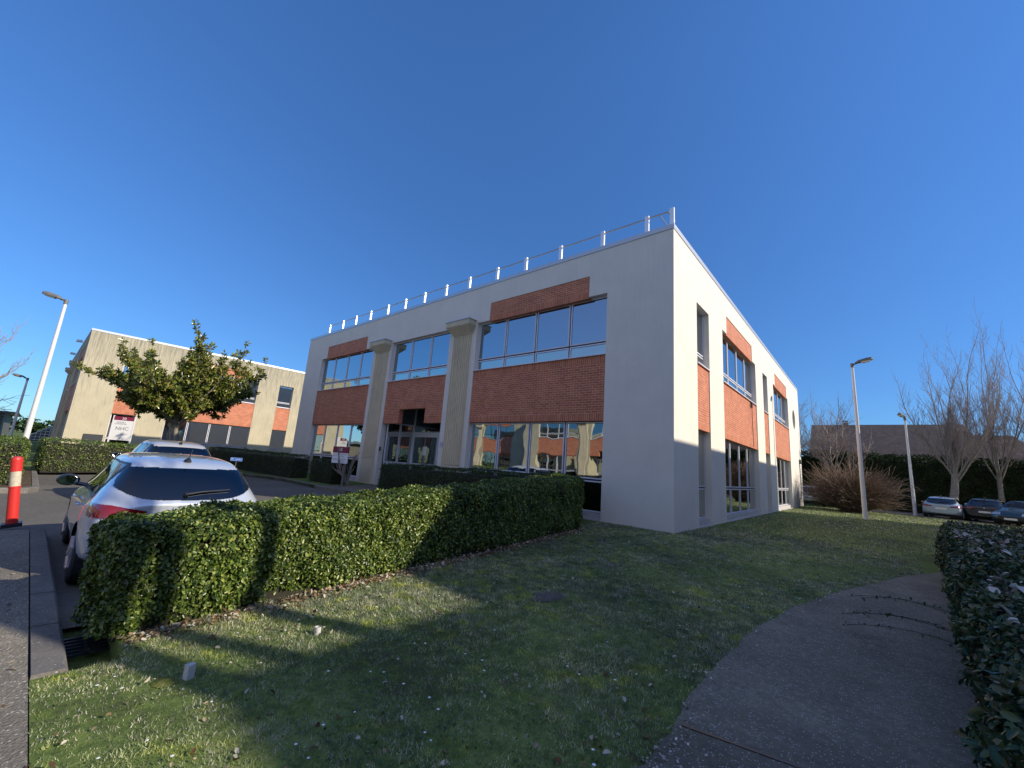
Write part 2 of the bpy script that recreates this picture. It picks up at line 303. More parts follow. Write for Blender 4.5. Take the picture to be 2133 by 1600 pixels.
slab('far_path', [(5.4, 14.6), (6.2, 16.8), (7.2, 19.5), (9.2, 20.5), (12, 20.5), (12, 17), (9.5, 15.6), (7.0, 13.2)], 0.005, .02, MPATH)
j = MB(); j.box(-.9, 1.0, -.012, .012, 0, .003); jo = j.build('path_joint', MDARK); jo.location = (3.68, -7.68, g(-7.7) + .006); jo.rotation_euler = (0, 0, math.radians(10)); tag(jo, kind='structure')
def kerb(name, pts, wid, top, mat=MKERB, seg=1.0, step=.14):
    m = MB(); k = 0
    for a, b in zip(pts, pts[1:]):
        a = Vector(a); b = Vector(b); L = (b - a).length; n = max(1, round(L / seg)); d = (b - a) / L; nn = Vector((-d.y, d.x))
        for i in range(n):
            p = a + d * (L * i / n + .006); q = a + d * (L * (i + 1) / n - .006)
            zp, zq = g(p.y) + top + random.uniform(-.004, .004), g(q.y) + top + random.uniform(-.004, .004); c = .02
            A, B, D, E = p, q, q + nn * wid, p + nn * wid
            A2, B2 = p + nn * c, q + nn * c
            zb = -.5
            m.quad([(*A2, zp), (*B2, zq), (*D, zq), (*E, zp)]); m.quad([(*A, zp - c), (*B, zq - c), (*B2, zq), (*A2, zp)])
            m.quad([(*A, zb), (*B, zb), (*B, zq - c), (*A, zp - c)]); m.quad([(*D, zb), (*E, zb), (*E, zp), (*D, zq)])
            m.quad([(*E, zb), (*A, zb), (*A, zp - c), (*A2, zp), (*E, zp)]); m.quad([(*B, zb), (*D, zb), (*D, zq), (*B2, zq), (*B, zq - c)])
    o = m.build(name, mat); tag(o, kind='structure'); return o
kerb('kerb', [(-.46, -10.40), (-6.62, -10.40)][::1], .175, .012)
kerb('kerb', curve_kerb[::1], .13, .014)
kerb('kerb', [(-1.75, -2.6), (-1.75, -9.9)], .12, .01)
kerb('kerb', [(-21.38, -3.3), (-21.38, -10.4), (-14.0, -10.4), (-13.55, -10.6), (-13.55, -12.2), (-22, -12.4)][::-1], .14, .012)
slab('planting_bed', [(-21.4, -12.3), (-13.65, -12.2), (-13.65, -10.65), (-14.1, -10.5), (-21.4, -10.5)], 0, .3, MSOIL)
kerb('kerb', [(2.5, 26.99), (30, 26.99)][::-1], .14, .05)

# ---------------------------------------------------------------- buildings
H = 8.47
BAYCOL = lambda a, b, n, b0=None, b1=None: dict(s0=a, s1=b, n=n, b0=b0, b1=b1)
FRONT = dict(L=23.64, bays=[BAYCOL(2.05, 7.81, 4, 2.70, 7.15), dict(s0=9.45, s1=13.82, n=3, b0=None, b1=None, door=True), BAYCOL(15.52, 21.47, 4, 16.3, 20.85)], pil=[8.57, 14.56], circ=None, posts=[.08, .84, 2.34, 4.0, 5.58, 7.06, 8.68, 10.21, 11.79, 13.34, 14.89, 16.6, 18.17, 19.69, 21.38])
SIDE = dict(L=26.2, bays=[BAYCOL(2.03, 3.33, 1), BAYCOL(5.04, 10.82, 4, 5.66, 10.15), BAYCOL(12.55, 13.76, 1), BAYCOL(15.5, 20.86, 4, 16.15, 20.4)], pil=[], circ=23.4, posts=[1.2 + 1.5 * i for i in range(17)])
R = 0.26; GD = 0.21
MGLL = glass_mat('mirror_glass_ground', (.50, .53, .52), .16)
def facade(root, spec, M, wall, wm, lite=False, mirror=False, posts=True, rail=True, glass=None, glow=None):
    """local frame: +a runs along the facade, d is depth into the building, z up"""
    glass = glass or MGL; glow = glow or MGL2
    L = spec['L']; fl = lambda s: L - s if mirror else s
    def Q(m, pts, mi=0): m.quad([tuple(M @ Vector(p)) for p in pts], mi)
    def bx(m, a0, a1, d0, d1, z0, z1, mi=0):
        t = MB(); t.box(a0, a1, d0, d1, z0, z1, mi)
        k = 0
        for f in t.f:
            pts = [t.v[i] for i in f]; i0 = len(m.v); m.v += [tuple(M @ Vector(p)) for p in pts]; m.f.append(tuple(range(i0, i0 + 4))); m.mi.append(mi)
            m.uv += [t.uv[i] for i in f]
    holes = []
    bays = []
    for b in spec['bays']:
        b = dict(b); a0, a1 = sorted((fl(b['s0']), fl(b['s1']))); b['s0'], b['s1'] = a0, a1
        if b.get('b0') is not None: b['b0'], b['b1'] = sorted((fl(b['b0']), fl(b['b1'])))
        bays.append(b); holes.append((a0, a1, -.3, 6.88))
        if b.get('b0') is not None: holes.append((b['b0'], b['b1'], 6.88, 7.6))
    cs = None
    if spec['circ']:
        cs = fl(spec['circ']); holes.append((cs - .8, cs + .8, 5.05, 6.65))
    ss = sorted({0, L} | {h[0] for h in holes} | {h[1] for h in holes}); zs = sorted({-.4, H} | {h[2] for h in holes} | {h[3] for h in holes})
    hole = lambda a, z: any(h[0] < a < h[1] and h[2] < z < h[3] for h in holes)
    G = [[hole((ss[i] + ss[i + 1]) / 2, (zs[k] + zs[k + 1]) / 2) for k in range(len(zs) - 1)] for i in range(len(ss) - 1)]
    for i in range(len(ss) - 1):
        for k in range(len(zs) - 1):
            a0, a1, z0, z1 = ss[i], ss[i + 1], zs[k], zs[k + 1]
            if not G[i][k]: Q(wall, [(a0, 0, z0), (a1, 0, z0), (a1, 0, z1), (a0, 0, z1)])
            else:
                if cs and abs((a0 + a1) / 2 - cs) < .5 and z0 > 5 and z1 < 6.7: continue
                if i > 0 and not G[i - 1][k]: Q(wall, [(a0, 0, z0), (a0, 0, z1), (a0, R, z1), (a0, R, z0)])
                if i < len(ss) - 2 and not G[i + 1][k]: Q(wall, [(a1, 0, z0), (a1, R, z0), (a1, R, z1), (a1, 0, z1)])
                if k < len(zs) - 2 and not G[i][k + 1]: Q(wall, [(a0, 0, z1), (a1, 0, z1), (a1, R, z1), (a0, R, z1)])
    if cs:
        n = 40; rr = .68; zc = 5.85
        def sq(t):
            c, s_ = math.cos(t), math.sin(t); k = .8 / max(abs(c), abs(s_)); return cs + c * k, zc + s_ * k
        for i in range(n):
            t0, t1 = 2 * math.pi * i / n, 2 * math.pi * (i + 1) / n
            p0, p1 = (cs + rr * math.cos(t0), zc + rr * math.sin(t0)), (cs + rr * math.cos(t1), zc + rr * math.sin(t1)); q0, q1 = sq(t0), sq(t1)
            Q(wall, [(p0[0], 0, p0[1]), (q0[0], 0, q0[1]), (q1[0], 0, q1[1]), (p1[0], 0, p1[1])])
            Q(wall, [(p0[0], 0, p0[1]), (p1[0], 0, p1[1]), (p1[0], R, p1[1]), (p0[0], R, p0[1])])
        m = MB(); Q(m, [(cs + rr * math.cos(2 * math.pi * i / n), .2, zc + rr * math.sin(2 * math.pi * i / n)) for i in range(n)]); m.build('round_window', glow, root)
    for b in bays:
        a0, a1 = b['s0'], b['s1']; e = .002
        if b.get('b0') is not None:                                  # brick lintel panel
            m = MB(); bx(m, b['b0'] + e, b['b1'] - e, .02, R, 6.84, 7.08, 1); bx(m, b['b0'] + e, b['b1'] - e, .021, R, 7.0801, 7.598, 0); m.build('brick_panel', [MBR, MBS], root)
        if b.get('door'):
            n0, n1 = sorted((fl(10.64), fl(12.56)))
            m = MB()
            bx(m, a0 + e, a1 - e, .03, R, 4.64, 4.88, 1); bx(m, a0 + e, a1 - e, .031, R, 3.75, 4.6399, 0)
            bx(m, a0 + e, n0 - .0, .031, R, 3.10, 3.7499, 0); bx(m, n1, a1 - e, .031, R, 3.10, 3.7499, 0)
            bx(m, n0, n1, .03, R, 3.51, 3.7499, 1)
            bx(m, a0 + e, n0, .03, R, 2.86, 3.0999, 1); bx(m, n1, a1 - e, .03, R, 2.86, 3.0999, 1)
            m.build('brick_panel', [MBR, MBS], root)
        else:
            m = MB(); bx(m, a0 + e, a1 - e, .03, R, 4.64, 4.88, 1); bx(m, a0 + e, a1 - e, .03, R, 2.86, 3.09, 1); bx(m, a0 + e, a1 - e, .031, R, 3.0901, 4.6399, 0); m.build('brick_panel', [MBR, MBS], root)
        m = MB(); bx(m, a0 + .001, a1 - .001, -.035, R, 4.882, 4.915); m.build('sill', MFR, root)
        for lo, z0, z1, tz in ((0, 4.92, 6.875, 5.35), (1, .2, 2.855, 1.12)):
            if lo and b.get('door'): continue
            if lo:
                m = MB(); bx(m, a0 + .001, a1 - .001, -.03, R, -.3, .035); bx(m, a0 + .002, a1 - .002, .06, R, .0351, .195); m.build('sill', MSILL, root)
            wd = (a1 - a0) / b['n']
            m = MB(); bx(m, a0 + .001, a1 - .001, GD + .012, R, z0, z1); wo = m.build('window', MGAP, root)
            fr = MB(); pu = MB()
            for i in range(b['n']):
                x0, x1 = a0 + wd * i + .025, a0 + wd * (i + 1) - .025
                if i == 0: x0 = a0 + .012
                if i == b['n'] - 1: x1 = a1 - .012
                for (c0, c1) in ((z0 + .01, tz - .025), (tz + .025, z1 - .01)):
                    if not lite:
                        t = .038
                        bx(fr, x0, x0 + t, GD - .03, GD + .02, c0, c1); bx(fr, x1 - t, x1, GD - .03, GD + .02, c0, c1)
                        bx(fr, x0 + t, x1 - t, GD - .03, GD + .02, c0, c0 + t); bx(fr, x0 + t, x1 - t, GD - .03, GD + .02, c1 - t, c1)
                    p = MB(); t = .05 if not lite else .02
                    yb = random.uniform(-.004, .004)
                    Q(p, [(x0 + t, GD - .005 + yb * .3, c0 + t), (x1 - t, GD - .005 - yb * .3, c0 + t), (x1 - t, GD - .005 - yb * .3, c1 - t), (x0 + t, GD - .005 + yb * .3, c1 - t)])
                    p.build('pane', (glow if c1 < tz else (MGLL if lo else glass)), wo)
            if not lite: fr.build('frame', MFR, wo)
        if b.get('door'):
            # deep porch: left side wall of two tall panes under louvres, glazed back wall with a double door
            sl_, sr_ = (a1, a0) if not mirror else (a0, a1)
            D = 1.80; sg = 1 if not mirror else -1
            x_ = sl_ - sg * .12
            Q(wall, [(sr_ + sg * .0, R, -.3), (sr_, D + .1, -.3), (sr_, D + .1, 3.85), (sr_, R, 3.85)]); Q(wall, [(a0, .03, 3.85), (a1, .03, 3.85), (a1, D + .1, 3.85), (a0, D + .1, 3.85)])
            pw = MB(); bx(pw, x_, sl_, R, D, -.3, 3.84); pv = pw.build('porch_wall', MDARK, root)
            lv = MB()
            for k in range(11): bx(lv, x_ - sg * .03, x_ - sg * .002, R + .02, D - .02, 2.97 + k * .082, 3.03 + k * .082)
            lv.build('louvre_panel', MLOUV, root)
            pf = MB()
            for (d0, d1) in ((.28, .92), (1.02, 1.70)):
                bx(pf, x_ - sg * .06, x_ - sg * .003, d0 - .05, d0, 1.0, 2.93); bx(pf, x_ - sg * .06, x_ - sg * .003, d1, d1 + .05, 1.0, 2.93)
                p = MB(); Q(p, [(x_ - sg * .03, d0, 1.12), (x_ - sg * .03, d1, 1.12), (x_ - sg * .03, d1, 2.9), (x_ - sg * .03, d0, 2.9)]); p.build('porch_pane', MGLL, pv)
            bx(pf, x_ - sg * .062, x_ - sg * .003, .23, 1.78, .95, 1.1); bx(pf, x_ - sg * .062, x_ - sg * .003, .23, 1.78, 2.9, 2.96)
            pf.build('porch_frame', MFR, pv)
            bw = MB(); bx(bw, a0, a1, D, D + .05, -.3, 3.84); bk = bw.build('entrance_screen', MGAP, root)
            l0, l1 = (sl_ - sg * .15, sr_)
            lo_, hi_ = sorted((l0, l1))
            f = MB()
            for s_ in (lo_, hi_ - .08): bx(f, s_, s_ + .08, D - .07, D - .002, -.3, 3.8)
            bx(f, lo_ + .08, hi_ - .08, D - .07, D - .002, 2.5, 2.62); bx(f, lo_ + .08, hi_ - .08, D - .07, D - .002, -.3, 0.02)
            md = lo_ + (hi_ - lo_) * .5
            f.build('frame', MFR, bk)
            p = MB(); Q(p, [(lo_ + .08, D - .03, 2.62), (hi_ - .08, D - .03, 2.62), (hi_ - .08, D - .03, 3.8), (lo_ + .08, D - .03, 3.8)]); p.build('pane', MGL, bk)
            third = (hi_ - lo_ - .16) / 2
            for k in range(2):
                d0 = lo_ + .08 + third * k; d1 = d0 + third
                f = MB()
                bx(f, d0 + .01, d0 + .1, D - .09, D - .02, .03, 2.49); bx(f, d1 - .1, d1 - .01, D - .09, D - .02, .03, 2.49)
                bx(f, d0 + .1, d1 - .1, D - .09, D - .02, 2.38, 2.49); bx(f, d0 + .1, d1 - .1, D - .09, D - .02, .95, 1.1); bx(f, d0 + .1, d1 - .1, D - .09, D - .02, .03, .2)
                dr = f.build('door', MFR, root)
                for c0, c1 in ((.2, .95), (1.1, 2.38)):
                    p = MB(); Q(p, [(d0 + .1, D - .05, c0), (d1 - .1, D - .05, c0), (d1 - .1, D - .05, c1), (d0 + .1, D - .05, c1)]); p.build('pane', MGL, dr)
                hx = d0 + .06 if (k == 1) else d1 - .06
                h = MB(); h.tube([tuple(M @ Vector((hx, D - .14, zz))) for zz in (.95, 1.35)], .012, 8); h.build('handle', MRAIL, dr)
                if k == (1 if not mirror else 0) and not lite:
                    h = MB(); c_ = (d0 + d1) / 2; bx(h, c_ - .15, c_ + .15, D - .058, D - .052, 1.5, 1.93); h.build('notice', MWHITE, dr)
    for s_ in spec['pil']:
        c_ = fl(s_); m = MB(); w2 = .49
        # fluted shaft outline
        nfl = 9; dx = 2 * w2 / nfl; prof = [(c_ - w2, 0), (c_ - w2, -.1)]
        for i in range(nfl):
            x0 = c_ - w2 + dx * i; prof += [(x0 + dx * .22, -.1), (x0 + dx * .34, -.065), (x0 + dx * .66, -.065), (x0 + dx * .78, -.1)]
        prof += [(c_ + w2, -.1), (c_ + w2, 0)]
        for p, q in zip(prof, prof[1:]): Q(m, [(p[0], p[1], 1.2), (q[0], q[1], 1.2), (q[0], q[1], 6.44), (p[0], p[1], 6.44)])
        bx(m, c_ - w2 - .005, c_ + w2 + .005, -.115, 0, -.3, 1.185)
        po = m.build('pilaster', MPIL, root)
        m = MB(); a, b2 = w2 - .0, .69
        r0 = [(c_ - a, 0), (c_ - a, -.1), (c_ + a, -.1), (c_ + a, 0)]; r1 = [(c_ - b2, 0), (c_ - b2, -.43), (c_ + b2, -.43), (c_ + b2, 0)]
        for i in range(3): Q(m, [(*r0[i], 6.44), (*r0[i + 1], 6.44), (*r1[i + 1], 6.76), (*r1[i], 6.76)])
        bx(m, c_ - b2, c_ + b2, -.43, .0, 6.7601, 6.97)
        cp = m.build('capital', MPIL, po)
        m = MB(); bx(m, c_ - b2 - .03, c_ + b2 + .03, -.46, 0, 6.971, 6.995); m.build('capital_flashing', MRAIL, po)
    # coping
    full = bool(spec['pil']); c0_, c1_ = (-.025, L + .025) if full else ((.301, L - .301) if (mirror or not spec['circ']) else (.301, L + .025))
    m = MB(); bx(m, c0_, c1_, -.025, .3, H + .001, H + .07); bx(m, -.0 if not full else -.025, L if not full else L + .025, -.025, -.003, H - .07, H + .0009); m.build('coping', MCOP, root)
    if posts:
        m = MB(); rz = 9.08; off = .12 if rail else .45
        for zz in (rz, ):
            if rail: m.tube([tuple(M @ Vector((fl(.2), off + .03, zz))), tuple(M @ Vector((fl(L - 2.1), off + .03, zz)))], .024, 8)
        if rail: bx(m, min(fl(.4), fl(L - 2.2)), max(fl(.4), fl(L - 2.2)), off + .02, off + .035, H + .09, H + .16)
        if not rail: m.tube([tuple(M @ Vector((.2, off + .03, rz))), tuple(M @ Vector((L - .2, off + .03, rz)))], .02, 8)
        if rail: m.tube([tuple(M @ Vector((.2, off + .03, rz))), tuple(M @ Vector((.10, off + .30, rz - .22)))], .024, 8)
        ro = m.build('roof_railing', MRAIL, root)
        for s_ in spec['posts']:
            p = MB(); a = fl(s_); bx(p, a - .06, a + .06, off - .035, off + .035, H + .03, rz + .06); p.build('post', MPOST, ro)
def building(loc, rz, label, group, wmat, lite=False, posts=True, faces='FSBL', name='office_building'):
    root = empty(name, loc, rz, label=label, cat='building', group=group)
    wall = MB(); A, B = 23.64, 26.2
    # local: front facade y=0 from x=0 to x=-A facing -y ; side facade x=0 facing +x from y=0 to B
    T = lambda ex, ey, o: Matrix(((ex[0], ey[0], 0, o[0]), (ex[1], ey[1], 0, o[1]), (0, 0, 1, 0), (0, 0, 0, 1)))
    facade(root, FRONT, T((-1, 0), (0, 1), (0, 0)), wall, wmat, lite, False, posts)
    facade(root, SIDE, T((0, 1), (-1, 0), (0, 0)), wall, wmat, lite, False, posts, rail=False)
    if 'B' in faces: facade(root, FRONT | dict(pil=[], bays=[FRONT['bays'][0], FRONT['bays'][2]]), T((1, 0), (0, -1), (-A, B)), wall, wmat, True, False, False)
    else:
        wall.quad([(0, B, -.4), (-A, B, -.4), (-A, B, H), (0, B, H)])
    if 'L' in faces: facade(root, SIDE, T((0, -1), (1, 0), (-A, B)), wall, wmat, True, True, False)
    else: wall.quad([(-A, B, -.4), (-A, 0, -.4), (-A, 0, H), (-A, B, H)])
    wall.build('wall', wmat, root)
    m = MB(); m.box(-A + .3, -.3, .3, B - .3, H - .3, H - .25); m.build('roof', MROOF, root)
    m = MB(); m.box(-A + .4, -.4, .4, B - .4, -.3, H - .31) ; 
    return root
main = building((0, 0, 0), 0, 'two storey white rendered office building with red brick bands and roof railing, nearest one', None, MW, faces='')
nhc = building((-36.57, -9.4, 0), 0, 'stained grey concrete office building with brick bands standing behind the magnolia tree', None, MCON, posts=False, faces='')
# number on the entrance jamb, wall box, lamp post shadow as a dark rod, downpipe
text(main, '18', .30, MBLUE, Matrix(((1, 0, 0, -9.27), (0, 0, -1, -.004), (0, 1, 0, 1.95), (0, 0, 0, 1))), 'house_number')
m = MB(); m.box(-13.72, -13.64, -.05, -.002, 1.55, 1.75); m.build('intercom', MDARK, main)
m = MB(); m.tube([(.02, 9.62, 4.7), (.03, 9.64, 2.9)], .012, 6); m.box(.0, .05, 9.55, 9.68, 4.62, 4.86); m.build('downpipe_and_shadow', MDARK, main)
m = MB(); m.tube([(.03, 24.9, -.1), (.03, 24.9, 2.9)], .02, 6); m.cyl(.06, 24.9, 2.9, 3.2, .07, .05, 10); m.build('downpipe_and_shadow', MSTEM, main)  # dark rod and head shaped like a lamp post's cast shadow
for (x, z) in ((-38.2, 7.65), (-44.6, 7.5)):
    m = MB(); m.tube([(x + 36.57, 0, z), (x + 36.57, -.25, z + .05)], .02, 6); m.box(x + 36.57 - .18, x + 36.57 + .18, -.55, -.25, z, z + .14); m.build('floodlight', MLAMP, nhc)
m = MB(); m.box(.003, .09, .95, 1.9, -.2, 1.31); m.build('plinth_panel', MSLATE, nhc)
# neighbours outside the frame: they cast the shade and show in the mirror windows
building((37.6, 20.9, 0), math.pi / 2, 'plain office building beyond the right edge that shades the lawn', 'neighbouring office buildings', MCON, lite=True, posts=False).scale = (.872, 1, 1)
bld_b = building((41.24, -25.96, 0), 0, 'office building behind the camera set back from its neighbour', 'neighbouring office buildings', MCON, lite=True, posts=False)
m = MB(); m.box(-25.0, -23.66, 26.2 - 2.45, 26.2, -.3, 8.5); m.build('shade_step_block', MCON, bld_b)  # unseen block added to step the neighbour's shadow edge on the lawn
building((-29.2, -29.6, 0), math.pi, 'sunlit concrete office building across the car park, mirrored in the windows', 'neighbouring office buildings', MCON, lite=False, posts=False)
building((-55.5, -33, 0), math.pi, 'far concrete office building across the car park, mirrored in the left windows', 'neighbouring office buildings', MCON, lite=True, posts=False)

# ---------------------------------------------------------------- foliage helpers
def leaf_cloud(P, Nn, size, spread=.9, asp=.5, jitter=.35, fold=.25):
    n = len(P); rn = RNG.normal(size=(n, 3)); nn = Nn + spread * rn; nn /= np.linalg.norm(nn, axis=1, keepdims=True) + 1e-9
    t = np.cross(nn, RNG.normal(size=(n, 3))); t /= np.linalg.norm(t, axis=1, keepdims=True) + 1e-9; b = np.cross(nn, t)
    s = (size * (1 + jitter * RNG.uniform(-1, 1, n)))[:, None]; wv = s * asp
    V = np.empty((n, 6, 3)); mid = P + t * s * .5
    V[:, 0] = P; V[:, 1] = P + t * s * .35 + b * wv * .5 + nn * s * fold * .4; V[:, 2] = P + t * s * .75 + b * wv * .38 + nn * s * fold * .3
    V[:, 3] = P + t * s; V[:, 4] = P + t * s * .75 - b * wv * .38 + nn * s * fold * .3; V[:, 5] = P + t * s * .35 - b * wv * .5 + nn * s * fold * .4
    base = np.arange(n)[:, None] * 6
    F = np.concatenate([base + np.array([[0, 1, 2, 3]]), base + np.array([[0, 3, 4, 5]])])
    return V.reshape(-1, 3), F
def noise3(P, f, seed):
    r = np.random.default_rng(seed); o = np.zeros(len(P))
    for k in range(6):
        d = r.normal(size=3) * f * (1 + .5 * k); o += np.sin(P @ d + r.uniform(0, 6.28)) / (1 + .45 * k)
    return o / 2.5
def hedge(name, p0, p1, width, h0, h1, leaf, dens, mat, label, cat='hedge', group=None, rough=.05, rnd=.16, seed=1, asp=.5, inner=.10, mat2=None, zoff=0.0, gap=0.0, skirt=1.0):
    p0 = np.array(p0, float); p1 = np.array(p1, float); L = np.linalg.norm(p1 - p0); d = (p1 - p0) / L; nrm = np.array([-d[1], d[0]])
    root = empty(name, (p0[0], p0[1], g(p0[1]) + zoff), 0, label=label, cat=cat, group=group)
    hm = (h0 + h1) / 2
    areas = np.array([L * width, L * hm, L * hm, width * hm, width * hm]); n = int(areas.sum() * dens); cnt = RNG.multinomial(n, areas / areas.sum())
    parts = []
    for k, c in enumerate(cnt):
        a = RNG.uniform(0, L, c); b = RNG.uniform(-width / 2, width / 2, c); z = RNG.uniform(0, 1, c)
        if k == 0: z[:] = 1
        if k == 1: b[:] = width / 2
        if k == 2: b[:] = -width / 2
        if k == 3: a[:] = 0
        if k == 4: a[:] = L
        parts.append(np.stack([a, b, z], 1))
    Q = np.concatenate(parts); hh = h0 + (h1 - h0) * Q[:, 0] / L; Z = Q[:, 2] * hh
    X = np.stack([Q[:, 0], Q[:, 1], Z], 1); r = rnd
    inn = np.stack([np.clip(X[:, 0], r, L - r), np.clip(X[:, 1], -width / 2 + r, width / 2 - r), np.minimum(X[:, 2], hh - r)], 1)
    dv = X - inn; ln = np.linalg.norm(dv, axis=1, keepdims=True) + 1e-9; nn = dv / ln
    X = inn + nn * r
    keep = RNG.uniform(0, 1, len(X)) < np.clip(.45 + X[:, 2] / .25, 0, 1) * np.where(noise3(X, 8.0, seed + 9) > .55, .35, 1)
    X = X[keep]; nn = nn[keep]
    dis = noise3(X, 3.2, seed) * rough + noise3(X, 11, seed + 5) * rough * .5
    dep = -np.abs(RNG.normal(size=len(X))) * .03
    X = X + nn * (dis + dep)[:, None]
    sk = np.clip(1 - X[:, 2] / .22, 0, 1) * .08 * skirt; X[:, 1] -= np.sign(X[:, 1]) * sk
    wx = p0[0] + d[0] * X[:, 0] + nrm[0] * X[:, 1]; wy = p0[1] + d[1] * X[:, 0] + nrm[1] * X[:, 1]
    wz = X[:, 2] + gnp(wy) + .02
    Wp = np.stack([wx, wy, wz], 1) - np.array(root.location)
    Wn = np.stack([d[0] * nn[:, 0] + nrm[0] * nn[:, 1], d[1] * nn[:, 0] + nrm[1] * nn[:, 1], nn[:, 2] + .25], 1)
    V, F = leaf_cloud(Wp, Wn, leaf, 0.75, asp); npmesh('foliage', V, F, mat, root)
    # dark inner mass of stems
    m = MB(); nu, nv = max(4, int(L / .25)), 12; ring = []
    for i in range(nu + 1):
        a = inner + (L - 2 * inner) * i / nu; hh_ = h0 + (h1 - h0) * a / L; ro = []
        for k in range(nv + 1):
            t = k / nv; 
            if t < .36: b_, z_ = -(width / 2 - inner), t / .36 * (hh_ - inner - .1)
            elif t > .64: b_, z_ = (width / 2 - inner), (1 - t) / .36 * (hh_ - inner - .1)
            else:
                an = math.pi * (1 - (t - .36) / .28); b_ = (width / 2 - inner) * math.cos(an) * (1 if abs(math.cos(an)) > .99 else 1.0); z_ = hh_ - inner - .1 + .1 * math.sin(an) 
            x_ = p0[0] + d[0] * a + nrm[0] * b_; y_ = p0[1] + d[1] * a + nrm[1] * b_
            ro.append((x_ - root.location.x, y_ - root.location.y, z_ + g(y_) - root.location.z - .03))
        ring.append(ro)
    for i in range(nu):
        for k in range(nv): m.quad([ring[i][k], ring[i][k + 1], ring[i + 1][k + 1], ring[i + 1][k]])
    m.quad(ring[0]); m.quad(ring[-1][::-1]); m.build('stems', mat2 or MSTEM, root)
    return root
# near hedge and the others
hedge('clipped_hedge', (-1.28, -10.28), (-2.06, -1.75), .98, .84, 1.21, .037, 6800, MPRIV, 'long clipped privet hedge in the foreground behind the near silver car', seed=3, asp=.58, rough=.05, inner=.10, rnd=.15)
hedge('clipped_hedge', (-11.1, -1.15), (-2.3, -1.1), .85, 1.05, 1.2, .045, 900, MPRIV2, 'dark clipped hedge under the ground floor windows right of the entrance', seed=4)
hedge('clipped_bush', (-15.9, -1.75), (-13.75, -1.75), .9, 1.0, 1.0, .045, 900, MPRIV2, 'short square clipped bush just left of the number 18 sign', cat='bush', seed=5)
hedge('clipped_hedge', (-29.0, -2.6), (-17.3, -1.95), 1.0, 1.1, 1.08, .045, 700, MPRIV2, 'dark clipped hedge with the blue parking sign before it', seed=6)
hedge('clipped_hedge', (-20.7, -10.5), (-21.6, -5.2), 1.0, 1.28, 1.0, .045, 900, MPRIV, 'sunlit clipped hedge running right of the tall left lamp post', seed=7)
hedge('clipped_hedge', (-14.3, -11.35), (-21.2, -11.4), 1.1, 1.22, 1.22, .045, 1000, MPRIV, 'clipped hedge behind the red bollard, seen end on at the lamp post foot', seed=8)
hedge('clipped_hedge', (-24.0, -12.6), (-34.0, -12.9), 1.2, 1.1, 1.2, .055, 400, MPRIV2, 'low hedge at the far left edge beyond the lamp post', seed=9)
hedge('broad_shrub', (5.05, -10.3), (6.02, 3.2), 2.1, .74, .80, .052, 1900, MLAUR, 'broad dark evergreen shrub mass strewn with fallen leaves along the path', cat='shrub', seed=10, rough=.1, rnd=.22, asp=.5)

# ---------------------------------------------------------------- trees
def branch(out, p, d, L, r, depth, P, rnd):
    seg = 4; pts = [p.copy()]; rad = [r]; dd = d.copy()
    for i in range(seg):
        dd = (dd + Vector((rnd.gauss(0, 1), rnd.gauss(0, 1), rnd.gauss(0, 1))) * P['wob'] + Vector((0, 0, P['up'] * (1 if depth else .3)))).normalized()
        p = p + dd * (L / seg); pts.append(p.copy()); rad.append(r * (1 - (1 - P['taper']) * (i + 1) / seg))
    out.append((depth, pts, rad))
    if depth >= P['depth']: return
    n = P['n'][min(depth, len(P['n']) - 1)]
    for k in range(n):
        t = P['t0'] + (1 - P['t0']) * (k + rnd.random() * .8) / n if depth else P.get('t00', .55) + (1 - P.get('t00', .55)) * (k + .5) / n
        i = min(seg - 1, int(t * seg)); q = pts[i].lerp(pts[i + 1], t * seg - i); bd = (pts[i + 1] - pts[i]).normalized()
        ax = Vector((rnd.gauss(0, 1), rnd.gauss(0, 1), rnd.gauss(0, .4))); ax = (ax - bd * ax.dot(bd)).normalized()
        if depth == 0: a_ = 2.4 * k + rnd.random(); ax = Vector((math.cos(a_), math.sin(a_), 0))
        an = P['ang'][min(depth, len(P['ang']) - 1)] * rnd.uniform(.75, 1.25)
        nd = (bd * math.cos(an) + ax * math.sin(an)).normalized()
        branch(out, q, nd, L * P['lr'][min(depth, len(P['lr']) - 1)] * rnd.uniform(.75, 1.15) * (1 - .25 * t if depth else 1), rad[i] * P['rr'], depth + 1, P, rnd)
    branch_tip = P.get('cont', True)
    if branch_tip and depth < P['depth']:
        branch(out, pts[-1], dd, L * (P.get('contl', .65) if depth == 0 else .65), rad[-1], depth + 1, P, rnd)
def skeleton(out, ob_loc, minr=.0):
    Vs = []; Fs = []; off = 0
    for depth, pts, rad in out:
        sides = 8 if depth == 0 else (5 if depth < 3 else 3); n = len(pts); P = np.array([tuple(q) for q in pts])
        T = np.gradient(P, axis=0); T /= np.linalg.norm(T, axis=1, keepdims=True) + 1e-9
        ref = np.array([0, 0, 1.]) if abs(T[0][2]) < .9 else np.array([1., 0, 0]); A = np.cross(T, ref); A /= np.linalg.norm(A, axis=1, keepdims=True) + 1e-9; B = np.cross(T, A)
        rr = np.maximum(np.array(rad), minr)[:, None]
        for k in range(sides):
            th = 2 * math.pi * k / sides; Vs.append((P + (A * math.cos(th) + B * math.sin(th)) * rr)[:, None])
        blk = np.concatenate(Vs[-sides:], 1).reshape(-1, 3); del Vs[-sides:]; Vs.append(blk)
        i = np.arange(n - 1)[:, None] * sides; k = np.arange(sides)[None]; k2 = (k + 1) % sides
        Fs.append(np.stack([i + k, i + k2, i + sides + k2, i + sides + k], -1).reshape(-1, 4) + off); off += n * sides
    return np.concatenate(Vs), np.concatenate(Fs)
